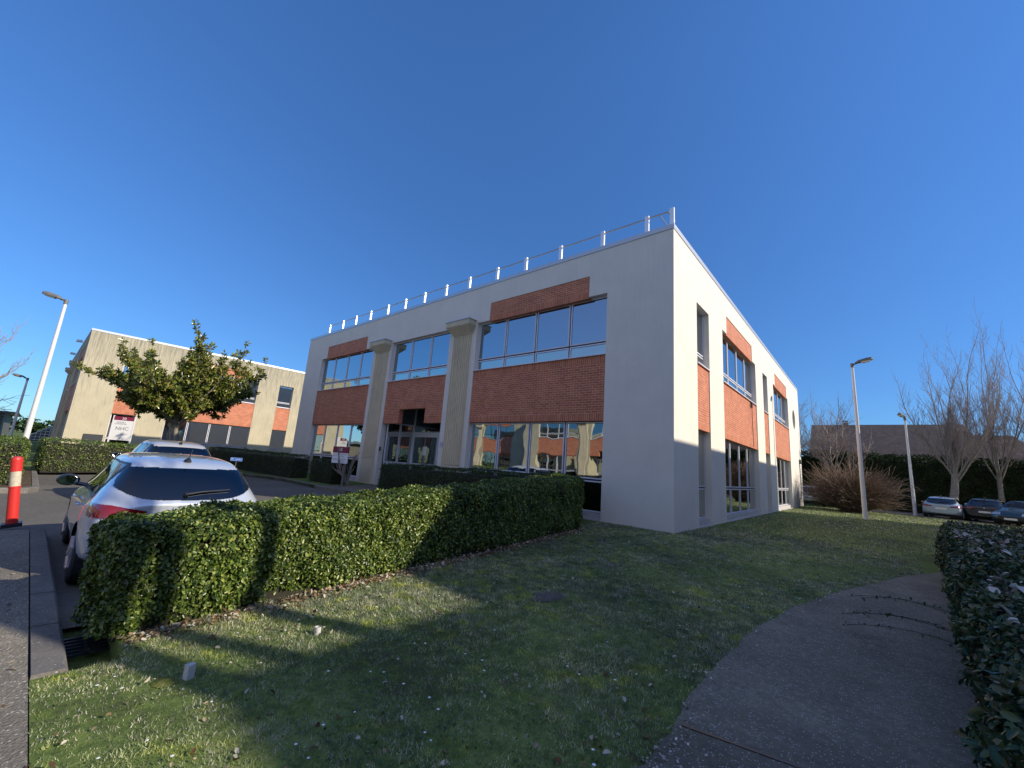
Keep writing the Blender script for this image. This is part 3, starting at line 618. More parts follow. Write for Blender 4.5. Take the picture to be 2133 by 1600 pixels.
def bare_tree(x, y, z, h, r, P, seed, label, name='bare_tree', group=None, tm=MBARK, cm=MTWIG, minr=.006, cat='tree', lean=(0, 0)):
    rnd = random.Random(seed); out = []; branch(out, Vector((0, 0, -.2)), Vector((lean[0], lean[1], 1)).normalized(), h, r, 0, P, rnd)
    root = empty(name, (x, y, z), 0, label=label, cat=cat, group=group)
    a = [o for o in out if o[0] <= 1]; b = [o for o in out if o[0] > 1]
    V, F = skeleton(a, None, minr); npmesh('trunk', V, F, tm, root, True)
    if b: V, F = skeleton(b, None, minr); npmesh('crown', V, F, cm, root, False)
    return root, out
PB = dict(wob=.10, up=.06, taper=.6, depth=5, n=[6, 5, 4, 4, 3], ang=[.55, .5, .55, .6, .6], lr=[.95, .62, .58, .55, .5], rr=.55, t0=.25, t00=.5)
PF = dict(wob=.075, up=.11, taper=.62, depth=5, n=[8, 7, 4, 4, 3], ang=[.46, .38, .45, .5, .6], lr=[1.28, .46, .5, .5, .5], rr=.34, t0=.18, t00=.72)
GT = 'bare trees behind the car park'
bare_tree(7.9, 30.4, 0, 3.3, .27, PF, 8, 'bare spreading tree with thick trunk behind the pale blue parked hatchback', group=GT, minr=.006)
bare_tree(2.2, 33.5, 0, 3.4, .16, PB, 12, 'slim bare tree showing above the roof behind the right lamp post', group=GT, minr=.006)
bare_tree(-2.2, 30.0, 0, 3.8, .18, PB, 15, 'bare tree just past the far corner of the white building', group=GT, minr=.006)
bare_tree(10.6, 34.0, 0, 3.6, .18, PF | dict(n=[8, 6, 4, 3, 3]), 21, 'upright bare tree right of the spreading one', group=GT, minr=.006)
bare_tree(14.2, 33.5, 0, 3.4, .2, PF, 27, 'bare tree at the right edge of the photo', group=GT, minr=.006)
bare_tree(-38, -15.2, 0, 2.9, .2, PF | dict(ang=[.85, .45, .45, .5, .6], lr=[.95, .55, .5, .5, .5]), 31, 'bare reddish tree at the left edge behind the tall lamp post', group=None, minr=.008)
PW = dict(wob=.16, up=-.02, taper=.5, depth=3, n=[9, 5, 4], ang=[.95, .8, .7], lr=[1.0, .7, .6], rr=.45, t0=.2, t00=.55)
bare_tree(-57.0, -14.6, 0, 2.6, .2, PW, 33, 'small drooping bare tree beside the dark hangar', minr=.015, cm=MBARK)
bare_tree(-12.95, -1.75, 0, .35, .07, dict(wob=.12, up=.10, taper=.7, depth=3, n=[6, 3, 5], ang=[.35, .25, .4], lr=[2.1, .5, .45], rr=.7, t0=.3, t00=.3), 35, 'small pollarded bare shrub in front of the pilaster by the entrance', name='bare_shrub', minr=.006, tm=MBARK, cm=MTWIG, cat='shrub')
# big twiggy rounded shrub
def twig_shrub(x, y, R_, h, n, label, seed):
    rnd = random.Random(seed); out = []
    for k in range(n):
        a = rnd.uniform(0, 2 * math.pi); el = rnd.uniform(.12, 1.25) ; L = (R_ * math.cos(el) ** .7 + h * math.sin(el) * .55) * rnd.uniform(.65, 1.05)
        d = Vector((math.cos(a) * math.cos(el), math.sin(a) * math.cos(el), math.sin(el))); p = Vector((rnd.uniform(-.5, .5), rnd.uniform(-.5, .5), 0)); pts = [p.copy()]
        dd = (d + Vector((0, 0, .5))).normalized()
        for i in range(6):
            dd = (dd + Vector((rnd.gauss(0, .06), rnd.gauss(0, .06), -.09 + rnd.gauss(0, .05)))).normalized(); p = p + dd * L / 6; pts.append(p.copy())
            if i > 1 and rnd.random() < .75:
                q = p.copy(); e = (dd + Vector((rnd.gauss(0, .35), rnd.gauss(0, .35), rnd.gauss(.05, .25)))).normalized(); sp = [q.copy()]
                for j_ in range(3): e = (e + Vector((0, 0, -.05))).normalized(); q = q + e * L * .09; sp.append(q.copy())
                out.append((3, sp, [.009] * 4))
        out.append((2, pts, [.02, .018, .016, .014, .012, .010, .008]))
    root = empty('twiggy_shrub', (x, y, 0), 0, label=label, cat='shrub'); V, F = skeleton(out, None, .007); npmesh('twigs', V, F, MTWIGP, root)
twig_shrub(2.8, 23.8, 2.05, 3.1, 1150, 'large rounded leafless shrub with reddish brown twigs behind the right lamp post', 41)
# magnolias: branches with whorls of leaves
PM = dict(wob=.12, up=.05, taper=.6, depth=4, n=[9, 6, 4, 3], ang=[1.15, .75, .7, .7], lr=[.74, .60, .5, .5], rr=.5, t0=.3, t00=.42)
def magnolia(x, y, z, h, r, P, seed, label, leaf, per, sq=(1, 1, 1), group=None):
    rnd = random.Random(seed); out = []; branch(out, Vector((0, 0, -.2)), Vector((*P.get('lean', (.02, 0)), 1)).normalized(), h, r, 0, P, rnd)
    root = empty('magnolia_tree', (x, y, z), 0, label=label, cat='tree', group=group)
    a = [o for o in out if o[0] <= 1]; b = [o for o in out if o[0] > 1]
    V, F = skeleton(a, None, .01); npmesh('trunk', V, F, MBARK, root, True); V, F = skeleton(b, None, .008); npmesh('branches', V, F, MBARK, root)
    pts = []; nr = []
    for d_, pp, rr in out:
        if d_ >= P['depth'] - 1:
            for q, w_ in ((pp[-1], 1.0), (pp[-2], .6), (pp[2], .3)):
                for _ in range(int(per * w_)):
                    v = Vector((rnd.gauss(0, 1), rnd.gauss(0, 1), rnd.gauss(.4, .8))).normalized(); pts.append(tuple(q + v * .03)); nr.append(tuple(v))
    pts = np.array(pts); nr = np.array(nr); n = len(pts)
    # leaves radiate from the twig tip
    t = nr; nn = np.cross(t, RNG.normal(size=(n, 3))); nn /= np.linalg.norm(nn, axis=1, keepdims=True); b_ = np.cross(t, nn); s = (leaf * RNG.uniform(.7, 1.25, n))[:, None]
    V = np.empty((n, 6, 3)); V[:, 0] = pts; V[:, 1] = pts + t * s * .35 + b_ * s * .2 + nn * s * .06; V[:, 2] = pts + t * s * .75 + b_ * s * .16; V[:, 3] = pts + t * s - nn * s * .05; V[:, 4] = pts + t * s * .75 - b_ * s * .16; V[:, 5] = pts + t * s * .35 - b_ * s * .2 + nn * s * .06
    base = np.arange(n)[:, None] * 6; F = np.concatenate([base + np.array([[0, 1, 2, 3]]), base + np.array([[0, 3, 4, 5]])]); npmesh('crown', V.reshape(-1, 3), F, MMAG, root)
    return root
mg_ = magnolia(-22.6, -5.75, g(-6), 2.6, .14, PM | dict(t00=.70, lr=[.70, .50, .5, .5], n=[13, 7, 4, 3], contl=.5, up=.05, ang=[1.0, .75, .7, .7]), 53, 'leafy evergreen magnolia tree standing before the concrete building', .15, 14); mg_.scale = (1.1, 1.1, 1.27)
magnolia(7.6, -7.95, g(-6.5), 6.6, .13, PM | dict(t00=.72, lr=[.2, .5, .5, .5], n=[12, 5, 4, 3], cont=False, wob=.05, lean=(.06, .0)), 57, 'dense evergreen magnolia growing out of the dark shrub beyond the right edge', .2, 9)
PO = PB | dict(n=[4, 3, 3], depth=3, lr=[.25, .6, .55], rr=.3, t00=.75, wob=.05, cont=False)
for (ox, oy, orad, ohh, osd, olb) in ((8.8, -4.66, .17, 7.0, 61, 'first slim bare tree beyond the right edge, farthest from the camera'), (9.4, -4.6, .15, 7.0, 62, 'second slim bare tree beyond the right edge'), (9.0, -6.0, .2, 7.5, 63, 'thicker bare tree beyond the right edge, nearest the camera')):
    bare_tree(ox, oy, g(oy), ohh, orad, PO, osd, olb, minr=.006)
# tall conifer hedge
hedge('conifer_hedge', (-4.0, 36.4), (16.5, 36.4), 2.4, 4.5, 4.1, .16, 190, MCONI, 'tall dark conifer hedge behind the parked cars', seed=13, rough=.3, rnd=.4, inner=.3, asp=.4)

# ---------------------------------------------------------------- lamps, signs, bollard
def lamp(x, y, z, h, dirx, label, group, head=1.0):
    root = empty('street_lamp', (x, y, z), math.atan2(dirx[1], dirx[0]), label=label, cat='street lamp', group=group)
    m = MB(); m.tube([(0, 0, -.1), (0, 0, .45 * h), (0, 0, h - .12)], [.105, .085, .06], 16); m.build('pole', MLAMP, root, True)
    m = MB(); m.cyl(0, 0, h - .16, h + .06, .075, .075, 14); m.tube([(0, 0, h - .02), (.22, 0, h + .05)], .035, 10); m.build('bracket', MLHEAD, root)
    m = MB(); hd = [(.12, .07, .0), (.28, .15, .09), (.62, .16, .12), (.80, .11, .10), (.86, .04, .06)]
    for a, b in zip(hd, hd[1:]):
        zb, z2 = h + .02 + a[0] * .16, h + .02 + b[0] * .16
        t0, t1 = zb + .04 + a[2], z2 + .04 + b[2]
        A = [(a[0], -a[1], zb), (a[0], -a[1], zb + .05), (a[0], -a[1] * .5, t0), (a[0], a[1] * .5, t0), (a[0], a[1], zb + .05), (a[0], a[1], zb)]
        B = [(b[0], -b[1], z2), (b[0], -b[1], z2 + .05), (b[0], -b[1] * .5, t1), (b[0], b[1] * .5, t1), (b[0], b[1], z2 + .05), (b[0], b[1], z2)]
        for i in range(6): m.quad([A[i], B[i], B[(i + 1) % 6], A[(i + 1) % 6]])
        if a is hd[0]: m.quad(A[::-1])
        if b is hd[-1]: m.quad(B)
    m.build('lamp_head', MLHEAD, root)
    m = MB(); z1 = h + .02 + .4 * .16; z2 = h + .02 + .78 * .16
    m.quad([(.38, -.12, z1 - .003), (.38, .12, z1 - .003), (.42, .09, z1 - .06), (.42, -.09, z1 - .06)]); m.quad([(.42, -.09, z1 - .06), (.42, .09, z1 - .06), (.74, .08, z2 - .06), (.74, -.08, z2 - .06)])
    m.quad([(.74, -.08, z2 - .06), (.74, .08, z2 - .06), (.78, .11, z2), (.78, -.11, z2)]); m.quad([(.38, -.12, z1 - .003), (.42, -.09, z1 - .06), (.74, -.08, z2 - .06), (.78, -.11, z2)]); m.quad([(.38, .12, z1 - .003), (.78, .11, z2), (.74, .08, z2 - .06), (.42, .09, z1 - .06)])
    m.build('diffuser', MLHD, root)
    return root
GL = 'street lamps of the business park'
lamp(3.46, 16.76, 0, 7.9, (1, -.15), 'tall pale lamp post on the lawn in front of the reddish shrub', GL)
lamp(5.9, 29.0, 0, 6.6, (-.4, -1), 'smaller lamp post standing right of the twiggy shrub', GL)
lamp(-24.2, -10.93, -.1, 7.45, (-.45, -1), 'tall white lamp post rising from the hedge at left', GL)
lamp(-46, -11.75, 0, 5.2, (-.3, -1), 'distant short lamp post beside the left tree', GL)
m_ = empty('entrance_sign', (-13.2, -2.15, g(-2)), math.radians(14), label='small white sign with maroon top reading 18 near the entrance', cat='sign')
m = MB(); m.box(-.46, .46, -.02, .02, .93, 1.36); m.build('board', MWHITE, m_); m = MB(); m.box(-.465, .465, -.023, .023, 1.361, 1.62); m.build('header', MMAROON, m_)
m = MB(); m.box(.24, .34, .024, .07, -.1, 1.5); m.build('post', MLHEAD, m_)
MF = lambda x, y, z: Matrix(((1, 0, 0, x), (0, 0, -1, y), (0, 1, 0, z), (0, 0, 0, 1)))
text(m_, '18', .2, MWHITE, MF(0, -.026, 1.49))
m = MB()
for zz, x0, x1 in ((1.29, -.4, .4), (1.22, -.4, .25), (1.10, -.38, .38), (1.05, -.38, .1), (.99, -.1, .3)): m.box(x0, x1, -.023, -.0215, zz, zz + .012)
m.build('print_lines', MGREYT, m_)
m_ = empty('building_sign', (-32.0, -7.1, g(-7)), math.radians(64), label='large white sign board reading 20 and NHC before the concrete building', cat='sign')
m = MB(); m.box(-.5, .5, -.03, .03, 1.2, 2.44); m.build('board', MWHITE, m_); m = MB(); m.box(-.503, .503, -.034, .034, 2.441, 2.68); m.build('header', MMAROON, m_)
m = MB(); m.box(-.56, -.505, -.04, .04, -.1, 2.72); m.box(.505, .56, -.04, .04, -.1, 2.72); m.build('post', MWHITE, m_)
text(m_, '20', .22, MWHITE, MF(0, -.037, 2.55)); text(m_, 'NHC', .30, MGREYT, MF(.0, -.033, 1.92)); text(m_, 'IMMEUBLE\nCOMMERCIAL', .10, MGREYT, MF(-.12, -.033, 2.26))
m_ = empty('parking_sign', (-12.6, -6.12, g(-6)), math.radians(55), label='low blue parking sign on a thin post in the lot', cat='sign')
m = MB(); m.box(-.18, .18, -.008, .008, .93, 1.04); m.build('plate', MBLUE, m_)
m = MB()
for a in ((-.172, .172, 1.028, 1.032), (-.172, .172, .938, .942), (-.172, -.168, .942, 1.028), (.168, .172, .942, 1.028), (-.085, -.082, .942, 1.028)): m.box(a[0], a[1], -.0105, -.0085, a[2], a[3])
m.build('border', MWHITE, m_)
m = MB(); m.cyl(0, .02, -.2, .93, .012, .012, 8); m.build('post', MRAIL, m_); text(m_, 'P', .075, MWHITE, MF(-.13, -.011, .985)); text(m_, 'VISITEURS', .036, MWHITE, MF(.048, -.011, .985))
m_ = empty('traffic_bollard', (-7.35, -10.78, g(-10.9) - .03), 0, label='red plastic bollard with a pale band at the kerb end', cat='bollard')
m = MB(); m.cyl(0, 0, .02, .62, .072, .068, 24); m.cyl(0, 0, .9, 1.10, .072, .072, 24); m.tube([(0, 0, 1.0999), (0, 0, 1.13), (0, 0, 1.15)], [.072, .065, .04], 24); m.tube([(0, 0, .6201), (0, 0, .65)], [.075, .075], 24); m.build('post', MRED, m_, False)
m = MB(); m.cyl(0, 0, .6501, .8999, .067, .067, 24); m.build('reflective_band', MBAND, m_); m_.rotation_euler = (.14, 0, 0)
m = MB(); m.box(-.12, .12, -.12, .12, -.03, .03); m.build('base_plate', MDARK, m_)


# ---------------------------------------------------------------- cars
def bspl(Pc, n_per):
    """clamped uniform cubic b-spline along axis 0"""
    P = np.concatenate([Pc[:1], Pc[:1], Pc, Pc[-1:], Pc[-1:]]); k = len(P) - 3; out = []
    t = np.linspace(0, 1, n_per, endpoint=False)[:, None, None]
    B = [(1 - t) ** 3 / 6, (3 * t ** 3 - 6 * t ** 2 + 4) / 6, (-3 * t ** 3 + 3 * t ** 2 + 3 * t + 1) / 6, t ** 3 / 6]
    for i in range(k): out.append(sum(B[j_] * P[i + j_][None] for j_ in range(4)))
    out.append(P[-1][None]); return np.concatenate(out)
HATCH = [  # x, zb, wm, wbelt, zbelt, wr, zrail, ztop
 (0.00, .40, .74, .70, .86, .55, .92, .95), (.05, .32, .82, .77, .90, .60, .97, 1.01), (.22, .24, .88, .84, .94, .63, 1.13, 1.18), (.48, .20, .915, .85, .96, .62, 1.32, 1.37), (.72, .19, .925, .845, .96, .61, 1.40, 1.455),
 (1.2, .18, .925, .84, .95, .61, 1.43, 1.49), (1.75, .18, .92, .835, .94, .61, 1.44, 1.505), (2.2, .18, .92, .835, .93, .61, 1.41, 1.49), (2.6, .18, .92, .84, .92, .63, 1.27, 1.34), (2.95, .18, .925, .84, .91, .68, 1.06, 1.12), (3.2, .18, .925, .83, .89, .70, .95, 1.00),
 (3.6, .19, .92, .79, .82, .62, .86, .91), (3.9, .22, .86, .70, .72, .52, .76, .79), (4.04, .28, .76, .62, .60, .45, .62, .64), (4.08, .36, .66, .5, .52, .35, .54, .55)]
def make_car(label, paint, nu=9, nv=9, st=HATCH, group=None, name='parked_car', plate='back', wiper=True, sx=1.0, sz=1.0, rim=None, lamps=True):
    ctrl = []
    def ring(zb, wm, wb, zbelt, wr, zr, zt, sc=1.0, xc=0, zc=.62):
        half = [(0, zb), (wm * .55, zb), (wm * .93, zb + .03), (wm, zb + .22), (wm * 1.0, .62 if zbelt > .7 else (zb + zbelt) / 2), (wm * .985, zbelt - .09), (wb, zbelt), (wb * .55 + wr * .45, zbelt * .5 + zr * .5), (wr, zr), (wr * .86, zt * .75 + zr * .25), (wr * .45, zt), (0, zt)]
        half = [(a * sc, zc + (b - zc) * sc) for a, b in half]
        full = half + [(-a, b) for a, b in half[-2::-1]]
        return full
    first = st[0]; last = st[-1]
    for sc in (.02, .5, .9): ctrl.append([(first[0] - .002 + .0 * sc, a, b) for a, b in ring(*first[1:], sc=sc)])
    for s_ in st: ctrl.append([(s_[0], a, b) for a, b in ring(*s_[1:])])
    for sc in (.9, .5, .02): ctrl.append([(last[0] + .003, a, b) for a, b in ring(*last[1:], sc=sc, zc=.46)])
    Cc = np.array(ctrl, float); Su = bspl(Cc, nu); S = bspl(Su.transpose(1, 0, 2), nv).transpose(1, 0, 2)
    S[..., 0] *= sx; S[..., 2] *= sz
    a, b = S.shape[:2]; Fn = np.cross(S[1:, :-1] - S[:-1, :-1], S[:-1, 1:] - S[:-1, :-1]); Fn /= np.linalg.norm(Fn, axis=2, keepdims=True) + 1e-12
    Cn = (S[1:, :-1] + S[:-1, :-1] + S[:-1, 1:] + S[1:, 1:]) / 4
    out = np.sign(np.sum(Fn * (Cn - np.array([2, 0, .6])), axis=2).mean()); Fn *= out
    Nv = np.zeros_like(S)
    for di in (0, 1):
        for dj in (0, 1): Nv[di:a - 1 + di, dj:b - 1 + dj] += Fn
    Nv /= np.linalg.norm(Nv, axis=2, keepdims=True) + 1e-12
    idx = np.arange(a * b).reshape(a, b); F = np.stack([idx[:-1, :-1], idx[1:, :-1], idx[1:, 1:], idx[:-1, 1:]], -1)
    root = empty(name, (0, 0, 0), 0, label=label, cat='car', group=group)
    X, Y, Z = Cn[..., 0] / sx, Cn[..., 1], Cn[..., 2] / sz; AY = np.abs(Y); NX = Fn[..., 0]
    wr_ = .37; wh = [(.72, .31), (3.26, .31)]
    arch = np.zeros_like(X, bool)
    for wx, wz in wh: arch |= ((X - wx) ** 2 + (Z - wz) ** 2 < wr_ ** 2) & (AY > .55)
    def sub(name, mask, off, mat, par=root, keep=True):
        f = F[mask]; u, inv = np.unique(f.ravel(), return_inverse=True); V = (S.reshape(-1, 3) + Nv.reshape(-1, 3) * off)[u]
        return npmesh(name, V, inv.reshape(-1, 4), mat, par, True)
    roofline = X < 1e9
    # rear window, side windows, windscreen
    top = np.interp(X, [.0, .22, .48, .72], [.86, 1.18, 1.37, 1.455])
    rw = (X > .10 + .18 * (AY / .70) ** 3) & (X < .60) & (AY < .70 - .16 * (X / .6)) & (Z > 1.0) & (Z < 1.36)
    rw = (Z > .985 + .15 * (AY / .72) ** 4) & (Z < 1.345) & (X < .56) & (AY < .715 - .22 * np.clip(Z - 1.1, 0, 1)) & (NX < -.2)
    ws = (X > 2.28) & (X < 3.02) & (AY < .60 + .05 * (X - 2.2)) & (Z > 1.02) & (Z < 1.42) & (Fn[..., 2] > .25)
    sw = (Z > .985 + .02 * (X < 1.0)) & (Z < 1.36 - .0 * X) & (X > .62 + (1.36 - Z) * .2) & (X < 2.98 - (Z - .98) * 1.45) & (np.abs(Fn[..., 1]) > .5)
    pill = (np.abs(X - 1.72) < .035) | (np.abs(X - .98 + (Z - 1.0) * .25) < .015)
    sub('body', ~arch & ~(Z < 0), 0, paint)
    sub('rear_window', rw, .006, MCARG); sub('windscreen', ws, .006, MCARG); trim = (Z > .96) & (Z < 1.385) & (X > .56 + (1.36 - Z) * .2) & (X < 3.05 - (Z - .96) * 1.45) & (np.abs(Fn[..., 1]) > .45)
    sub('window_trim', trim & ~(sw & ~pill), .003, MDARK)
    for s_ in (1, -1): sub('side_window', sw & ~pill & (Y * s_ > 0), .007, MCARG)
    if lamps:
        for s_ in (1, -1):
            tl = (Y * s_ > 0) & (Z > .80 + .03 * np.clip(.7 - AY, 0, 1)) & (Z < .935 - .10 * np.clip(.72 - AY, 0, 1) * 2) & (((X < .40 - (.93 - Z) * .6) & (AY > .40)))
            sub('tail_lamp', tl, .008, MTAIL)
            hl = (Y * s_ > 0) & (X > 3.55) & (Z > .62) & (Z < .76) & (AY > .42); sub('headlight', hl, .006, MHEAD)
    lowb = (Z < .34) & ~arch; sub('lower_trim', lowb, .005, MDARK)
    grl = (X > 3.95) & (Z > .36) & (Z < .56) & (AY < .5); sub('grille', grl, .006, MDARK)
    # wheels
    for wx, wz in wh:
        for s_ in (1, -1):
            m = MB(); ys = s_ * .80; m.tube([(wx * sx, ys - s_ * .10, wz), (wx * sx, ys - s_ * .09, wz), (wx * sx, ys + s_ * .075, wz), (wx * sx, ys + s_ * .095, wz)], [.28, .315, .315, .285], 28); wo = m.build('wheel', MTYRE, root, False)
            m = MB(); m.tube([(wx * sx, ys + s_ * .093, wz), (wx * sx, ys + s_ * .099, wz)], [.215, .21], 28)
            m.build('rim', MDARK, wo)
            m = MB()
            for k in range(5):
                an = 2 * math.pi * k / 5; ca, sa = math.cos(an), math.sin(an)
                m.tube([(wx * sx + .03 * ca, ys + s_ * .102, wz + .03 * sa), (wx * sx + .205 * ca, ys + s_ * .106, wz + .205 * sa)], [.035, .022], 6)
            m.tube([(wx * sx, ys + s_ * .100, wz), (wx * sx, ys + s_ * .112, wz)], [.05, .045], 12); m.build('spokes', MRIM, wo)
            # arch lining
            t = MB(); n = 20; an = [math.pi * (-.12 + 1.24 * k / n) for k in range(n + 1)]
            for k in range(n):
                p, q = [(wx + math.cos(v) * (wr_ + .012)) * sx for v in (an[k], an[k + 1])], [(wz + math.sin(v) * (wr_ + .012)) * 1.0 for v in (an[k], an[k + 1])]
                t.quad([(p[0], s_ * .5, q[0]), (p[1], s_ * .5, q[1]), (p[1], s_ * .87, q[1]), (p[0], s_ * .87, q[0])])
            t.box(wx * sx - .4, wx * sx + .4, s_ * .49, s_ * .5, .15, .70); t.build('arch_liner', MDARK, root)
    m = MB(); m.box(.3 * sx, 3.8 * sx, -.7, .7, .17, .30); m.build('underbody', MDARK, root)
    # mirrors
    for s_ in (1, -1):
        m = MB(); bm = bmesh.new(); bmesh.ops.create_icosphere(bm, subdivisions=3, radius=1)
        for v in bm.verts: v.co = Vector((2.42 * sx + v.co.x * .10, s_ * 1.03 + v.co.y * .125, 1.03 * sz + v.co.z * .083)) if v.co.x > -.45 else Vector((2.42 * sx - .045, s_ * 1.03 + v.co.y * .125, 1.03 * sz + v.co.z * .083))
        me = bpy.data.meshes.new('mirror'); bm.to_mesh(me); bm.free(); me.materials.append(MDARKG); me.shade_smooth(); mo = bpy.data.objects.new('mirror', me); C.objects.link(mo); mo.parent = root
        m = MB(); n = 20; m.quad([(2.372 * sx, s_ * 1.03 + .10 * math.cos(2 * math.pi * k / n), 1.03 * sz + .062 * math.sin(2 * math.pi * k / n)) for k in range(n)]); m.build('mirror_glass', MCARM, mo)
        m = MB(); m.tube([(2.43 * sx, s_ * .80, .95 * sz), (2.43 * sx, s_ * .98, .99 * sz)], .028, 8); m.build('mirror_arm', MDARKG, mo)
        for hx in (1.12, 2.05) if s_ else ():
            m = MB(); yy = float(np.interp(hx, X[:, b // 6], AY.max(axis=1))) if 0 else .925
            m.tube([(hx * sx - .09, s_ * .915, .84), (hx * sx - .06, s_ * .945, .845), (hx * sx + .06, s_ * .945, .845), (hx * sx + .09, s_ * .915, .84)], .014, 8); m.build('door_handle', paint, root)
    # plates, wiper, antenna, badge
    pl = MB(); pl.box(-.022, -.004, -.26, .26, .60, .71); pl.build('number_plate', MWHITE, root)
    pl = MB(); pl.box(4.085 * sx, 4.10 * sx, -.26, .26, .36, .47); pl.build('number_plate', MWHITE, root)
    if wiper:
        m = MB(); SP = S.reshape(-1, 3)
        def onrear(y_, z_):
            q_ = SP[(SP[:, 0] < .8)]; k_ = np.argmin((q_[:, 1] - y_) ** 2 + (q_[:, 2] - z_) ** 2 + .01 * q_[:, 0]); return (float(q_[k_][0]) - .022, y_, z_ + .008)
        m.tube([onrear(.05, 1.045), onrear(-.12, 1.075), onrear(-.42, 1.10)], [.016, .012, .007], 6); m.tube([onrear(.05, 1.03), onrear(.05, 1.06)], .024, 8); m.build('wiper', MDARK, root)
        m = MB(); m.tube([(.66 * sx, 0, 1.435 * sz), (.62 * sx, 0, 1.47 * sz)], [.045, .02], 10); m.tube([(.63 * sx, 0, 1.465 * sz), (.50 * sx, 0, 1.60 * sz)], [.008, .004], 6); m.build('antenna', MDARK, root)
        m = MB(); m.tube([(-.012, 0, .90), (-.02, 0, .90)], [.05, .045], 4); m.build('badge', MRAIL, root)
    return root
MTAIL = plain('tail_lamp_red', (.20, .005, .012), .08, coat=1.0); MHEAD = plain('headlight_glass', (.6, .62, .65), .1, .5, coat=1.0)
MTYRE = plain('tyre_rubber', (.018, .018, .018), .8); MRIM = plain('alloy', (.5, .51, .53), .3, .8); MDARKG = plain('gloss_black', (.012, .013, .017), .15, coat=.6); MCARM = glass_mat('mirror_face', (.7, .75, .8), 0)
PS = plain('silver_paint', (.60, .66, .74), .26, .35, coat=1.0); PS2 = plain('pale_silver_paint', (.62, .60, .56), .3, .3, coat=.8); PW_ = plain('light_blue_paint', (.42, .50, .60), .28, .4, coat=1.0)
PD = plain('dark_grey_paint', (.035, .04, .045), .25, .2, coat=1.0); PT = plain('dark_teal_paint', (.03, .07, .085), .22, .3, coat=1.0); PRD = plain('dark_red_paint', (.16, .015, .012), .25, coat=1.0)
def place(c, x, y, z, heading): c.location = (x, y, z); c.rotation_euler = (0, 0, heading); return c
car1 = place(make_car('silver hatchback parked close behind the foreground hedge', PS, 16, 14), -2.62, -9.42, g(-9.4) + LOT, math.radians(178.5))
car2 = place(make_car('light grey hatchback parked further off, its roof showing over the near car', PS2, 7, 6, sz=1.1), -9.9, -8.12, g(-8.5) + LOT, math.radians(180))
c3 = place(make_car('pale blue grey hatchback parked under the spreading bare tree', PW_, 6, 5, group='cars parked by the conifer hedge', sz=.94), 7.05, 27.7, -.03, math.radians(80))
c4 = place(make_car('dark grey estate car parked beside the pale hatchback', PD, 6, 5, group='cars parked by the conifer hedge', sz=1.0), 8.95, 28.0, -.03, math.radians(76))
c5 = place(make_car('dark teal car facing the camera at the right edge of the photo', PT, 6, 5, group='cars parked by the conifer hedge'), 11.6, 30.3, -.03, math.radians(243))
c6 = place(make_car('light car half hidden behind the twiggy shrub', PS2, 5, 4), .2, 28.3, -.03, math.radians(92))
place(make_car('dark red car in the lot mirrored in the windows', PRD, 5, 4), -7.5, -18.2, g(-18) + LOT, math.radians(95))
place(make_car('grey car in the lot mirrored in the rightmost window', PW_, 5, 4), -4.2, -17.8, g(-18) + LOT, math.radians(92))

# ---------------------------------------------------------------- background buildings
hs = empty('farm_house', (0, 0, 0), 0, label='long brown tiled roof house rising behind the conifer hedge', cat='house')
m = MB(); y0, y1 = 41.0, 47; m.quad([(-.6, y0 - 3, 3.9), (11.6, y0 - 3, 3.9), (10.3, y0 + 1.5, 7.75), (-.6, y0 + 1.5, 7.75)]); m.quad([(-.6, y0 + 6, 3.9), (-.6, y0 + 1.5, 7.75), (10.3, y0 + 1.5, 7.75), (11.6, y0 + 6, 3.9)])
m.quad([(11.6, y0 - 3, 3.9), (11.6, y0 + 6, 3.9), (10.3, y0 + 1.5, 7.75)]); m.quad([(-.6, y0 - 3, 3.9), (-.6, y0 + 1.5, 7.75), (-.6, y0 + 6, 3.9)])
m.build('roof', MTILE, hs)
m = MB(); m.quad([(9.5, y0 - 3.3, 3.6), (14.6, y0 - 3.3, 3.6), (12.9, y0 + .6, 6.7), (9.5, y0 + .6, 6.7)]); m.quad([(9.5, y0 + 5, 3.6), (9.5, y0 + .6, 6.7), (12.9, y0 + .6, 6.7), (14.6, y0 + 5, 3.6)]); m.quad([(14.6, y0 - 3.3, 3.6), (14.6, y0 + 5, 3.6), (12.9, y0 + .6, 6.7)]); m.build('roof', MTILE, hs)
m = MB(); m.box(-.5, 11.4, y0 - 2.8, y0 + 5.8, -.2, 4.0, 0, 't'); m.box(11.4, 14.3, y0 - 3.0, y0 + 4.8, -.2, 3.7, 0, 't'); m.build('wall', MCON, hs)
m = MB(); m.box(2.0, 2.4, y0 + 1.3, y0 + 1.7, 7.5, 8.0); m.box(1.95, 2.45, y0 + 1.25, y0 + 1.75, 8.1, 8.15); m.box(2.02, 2.1, y0 + 1.32, y0 + 1.4, 8.0, 8.1); m.box(2.3, 2.38, y0 + 1.6, y0 + 1.68, 8.0, 8.1); m.build('chimney', MLHEAD, hs)
hg = empty('hangar', (-98, -20, 0), 0, label='long low dark hangar in the distance at left', cat='building')
m = MB(); m.box(0, 30, -32, 7, -.3, 3.0); m.build('wall', MHANG, hg); m = MB(); m.quad([(-1, -33, 3.6), (31, -33, 3.6), (31, -30, 3.8), (-1, -30, 3.8)]); m.quad([(-1, -30, 3.8), (31, -30, 3.8), (31, 8, 3.0), (-1, 8, 3.0)]); m.quad([(31, -33, 3.6), (31, -33, 2.9), (31, 8, 2.9), (31, 8, 3.0), (31, -30, 3.8)]); m.build('roof', MLOUV, hg)
gw = empty('glazed_end', (-66.5, -11.4, 0), 0, label='white lattice glazing rising in a triangle beside the concrete building', cat='lattice wall')
m = MB()
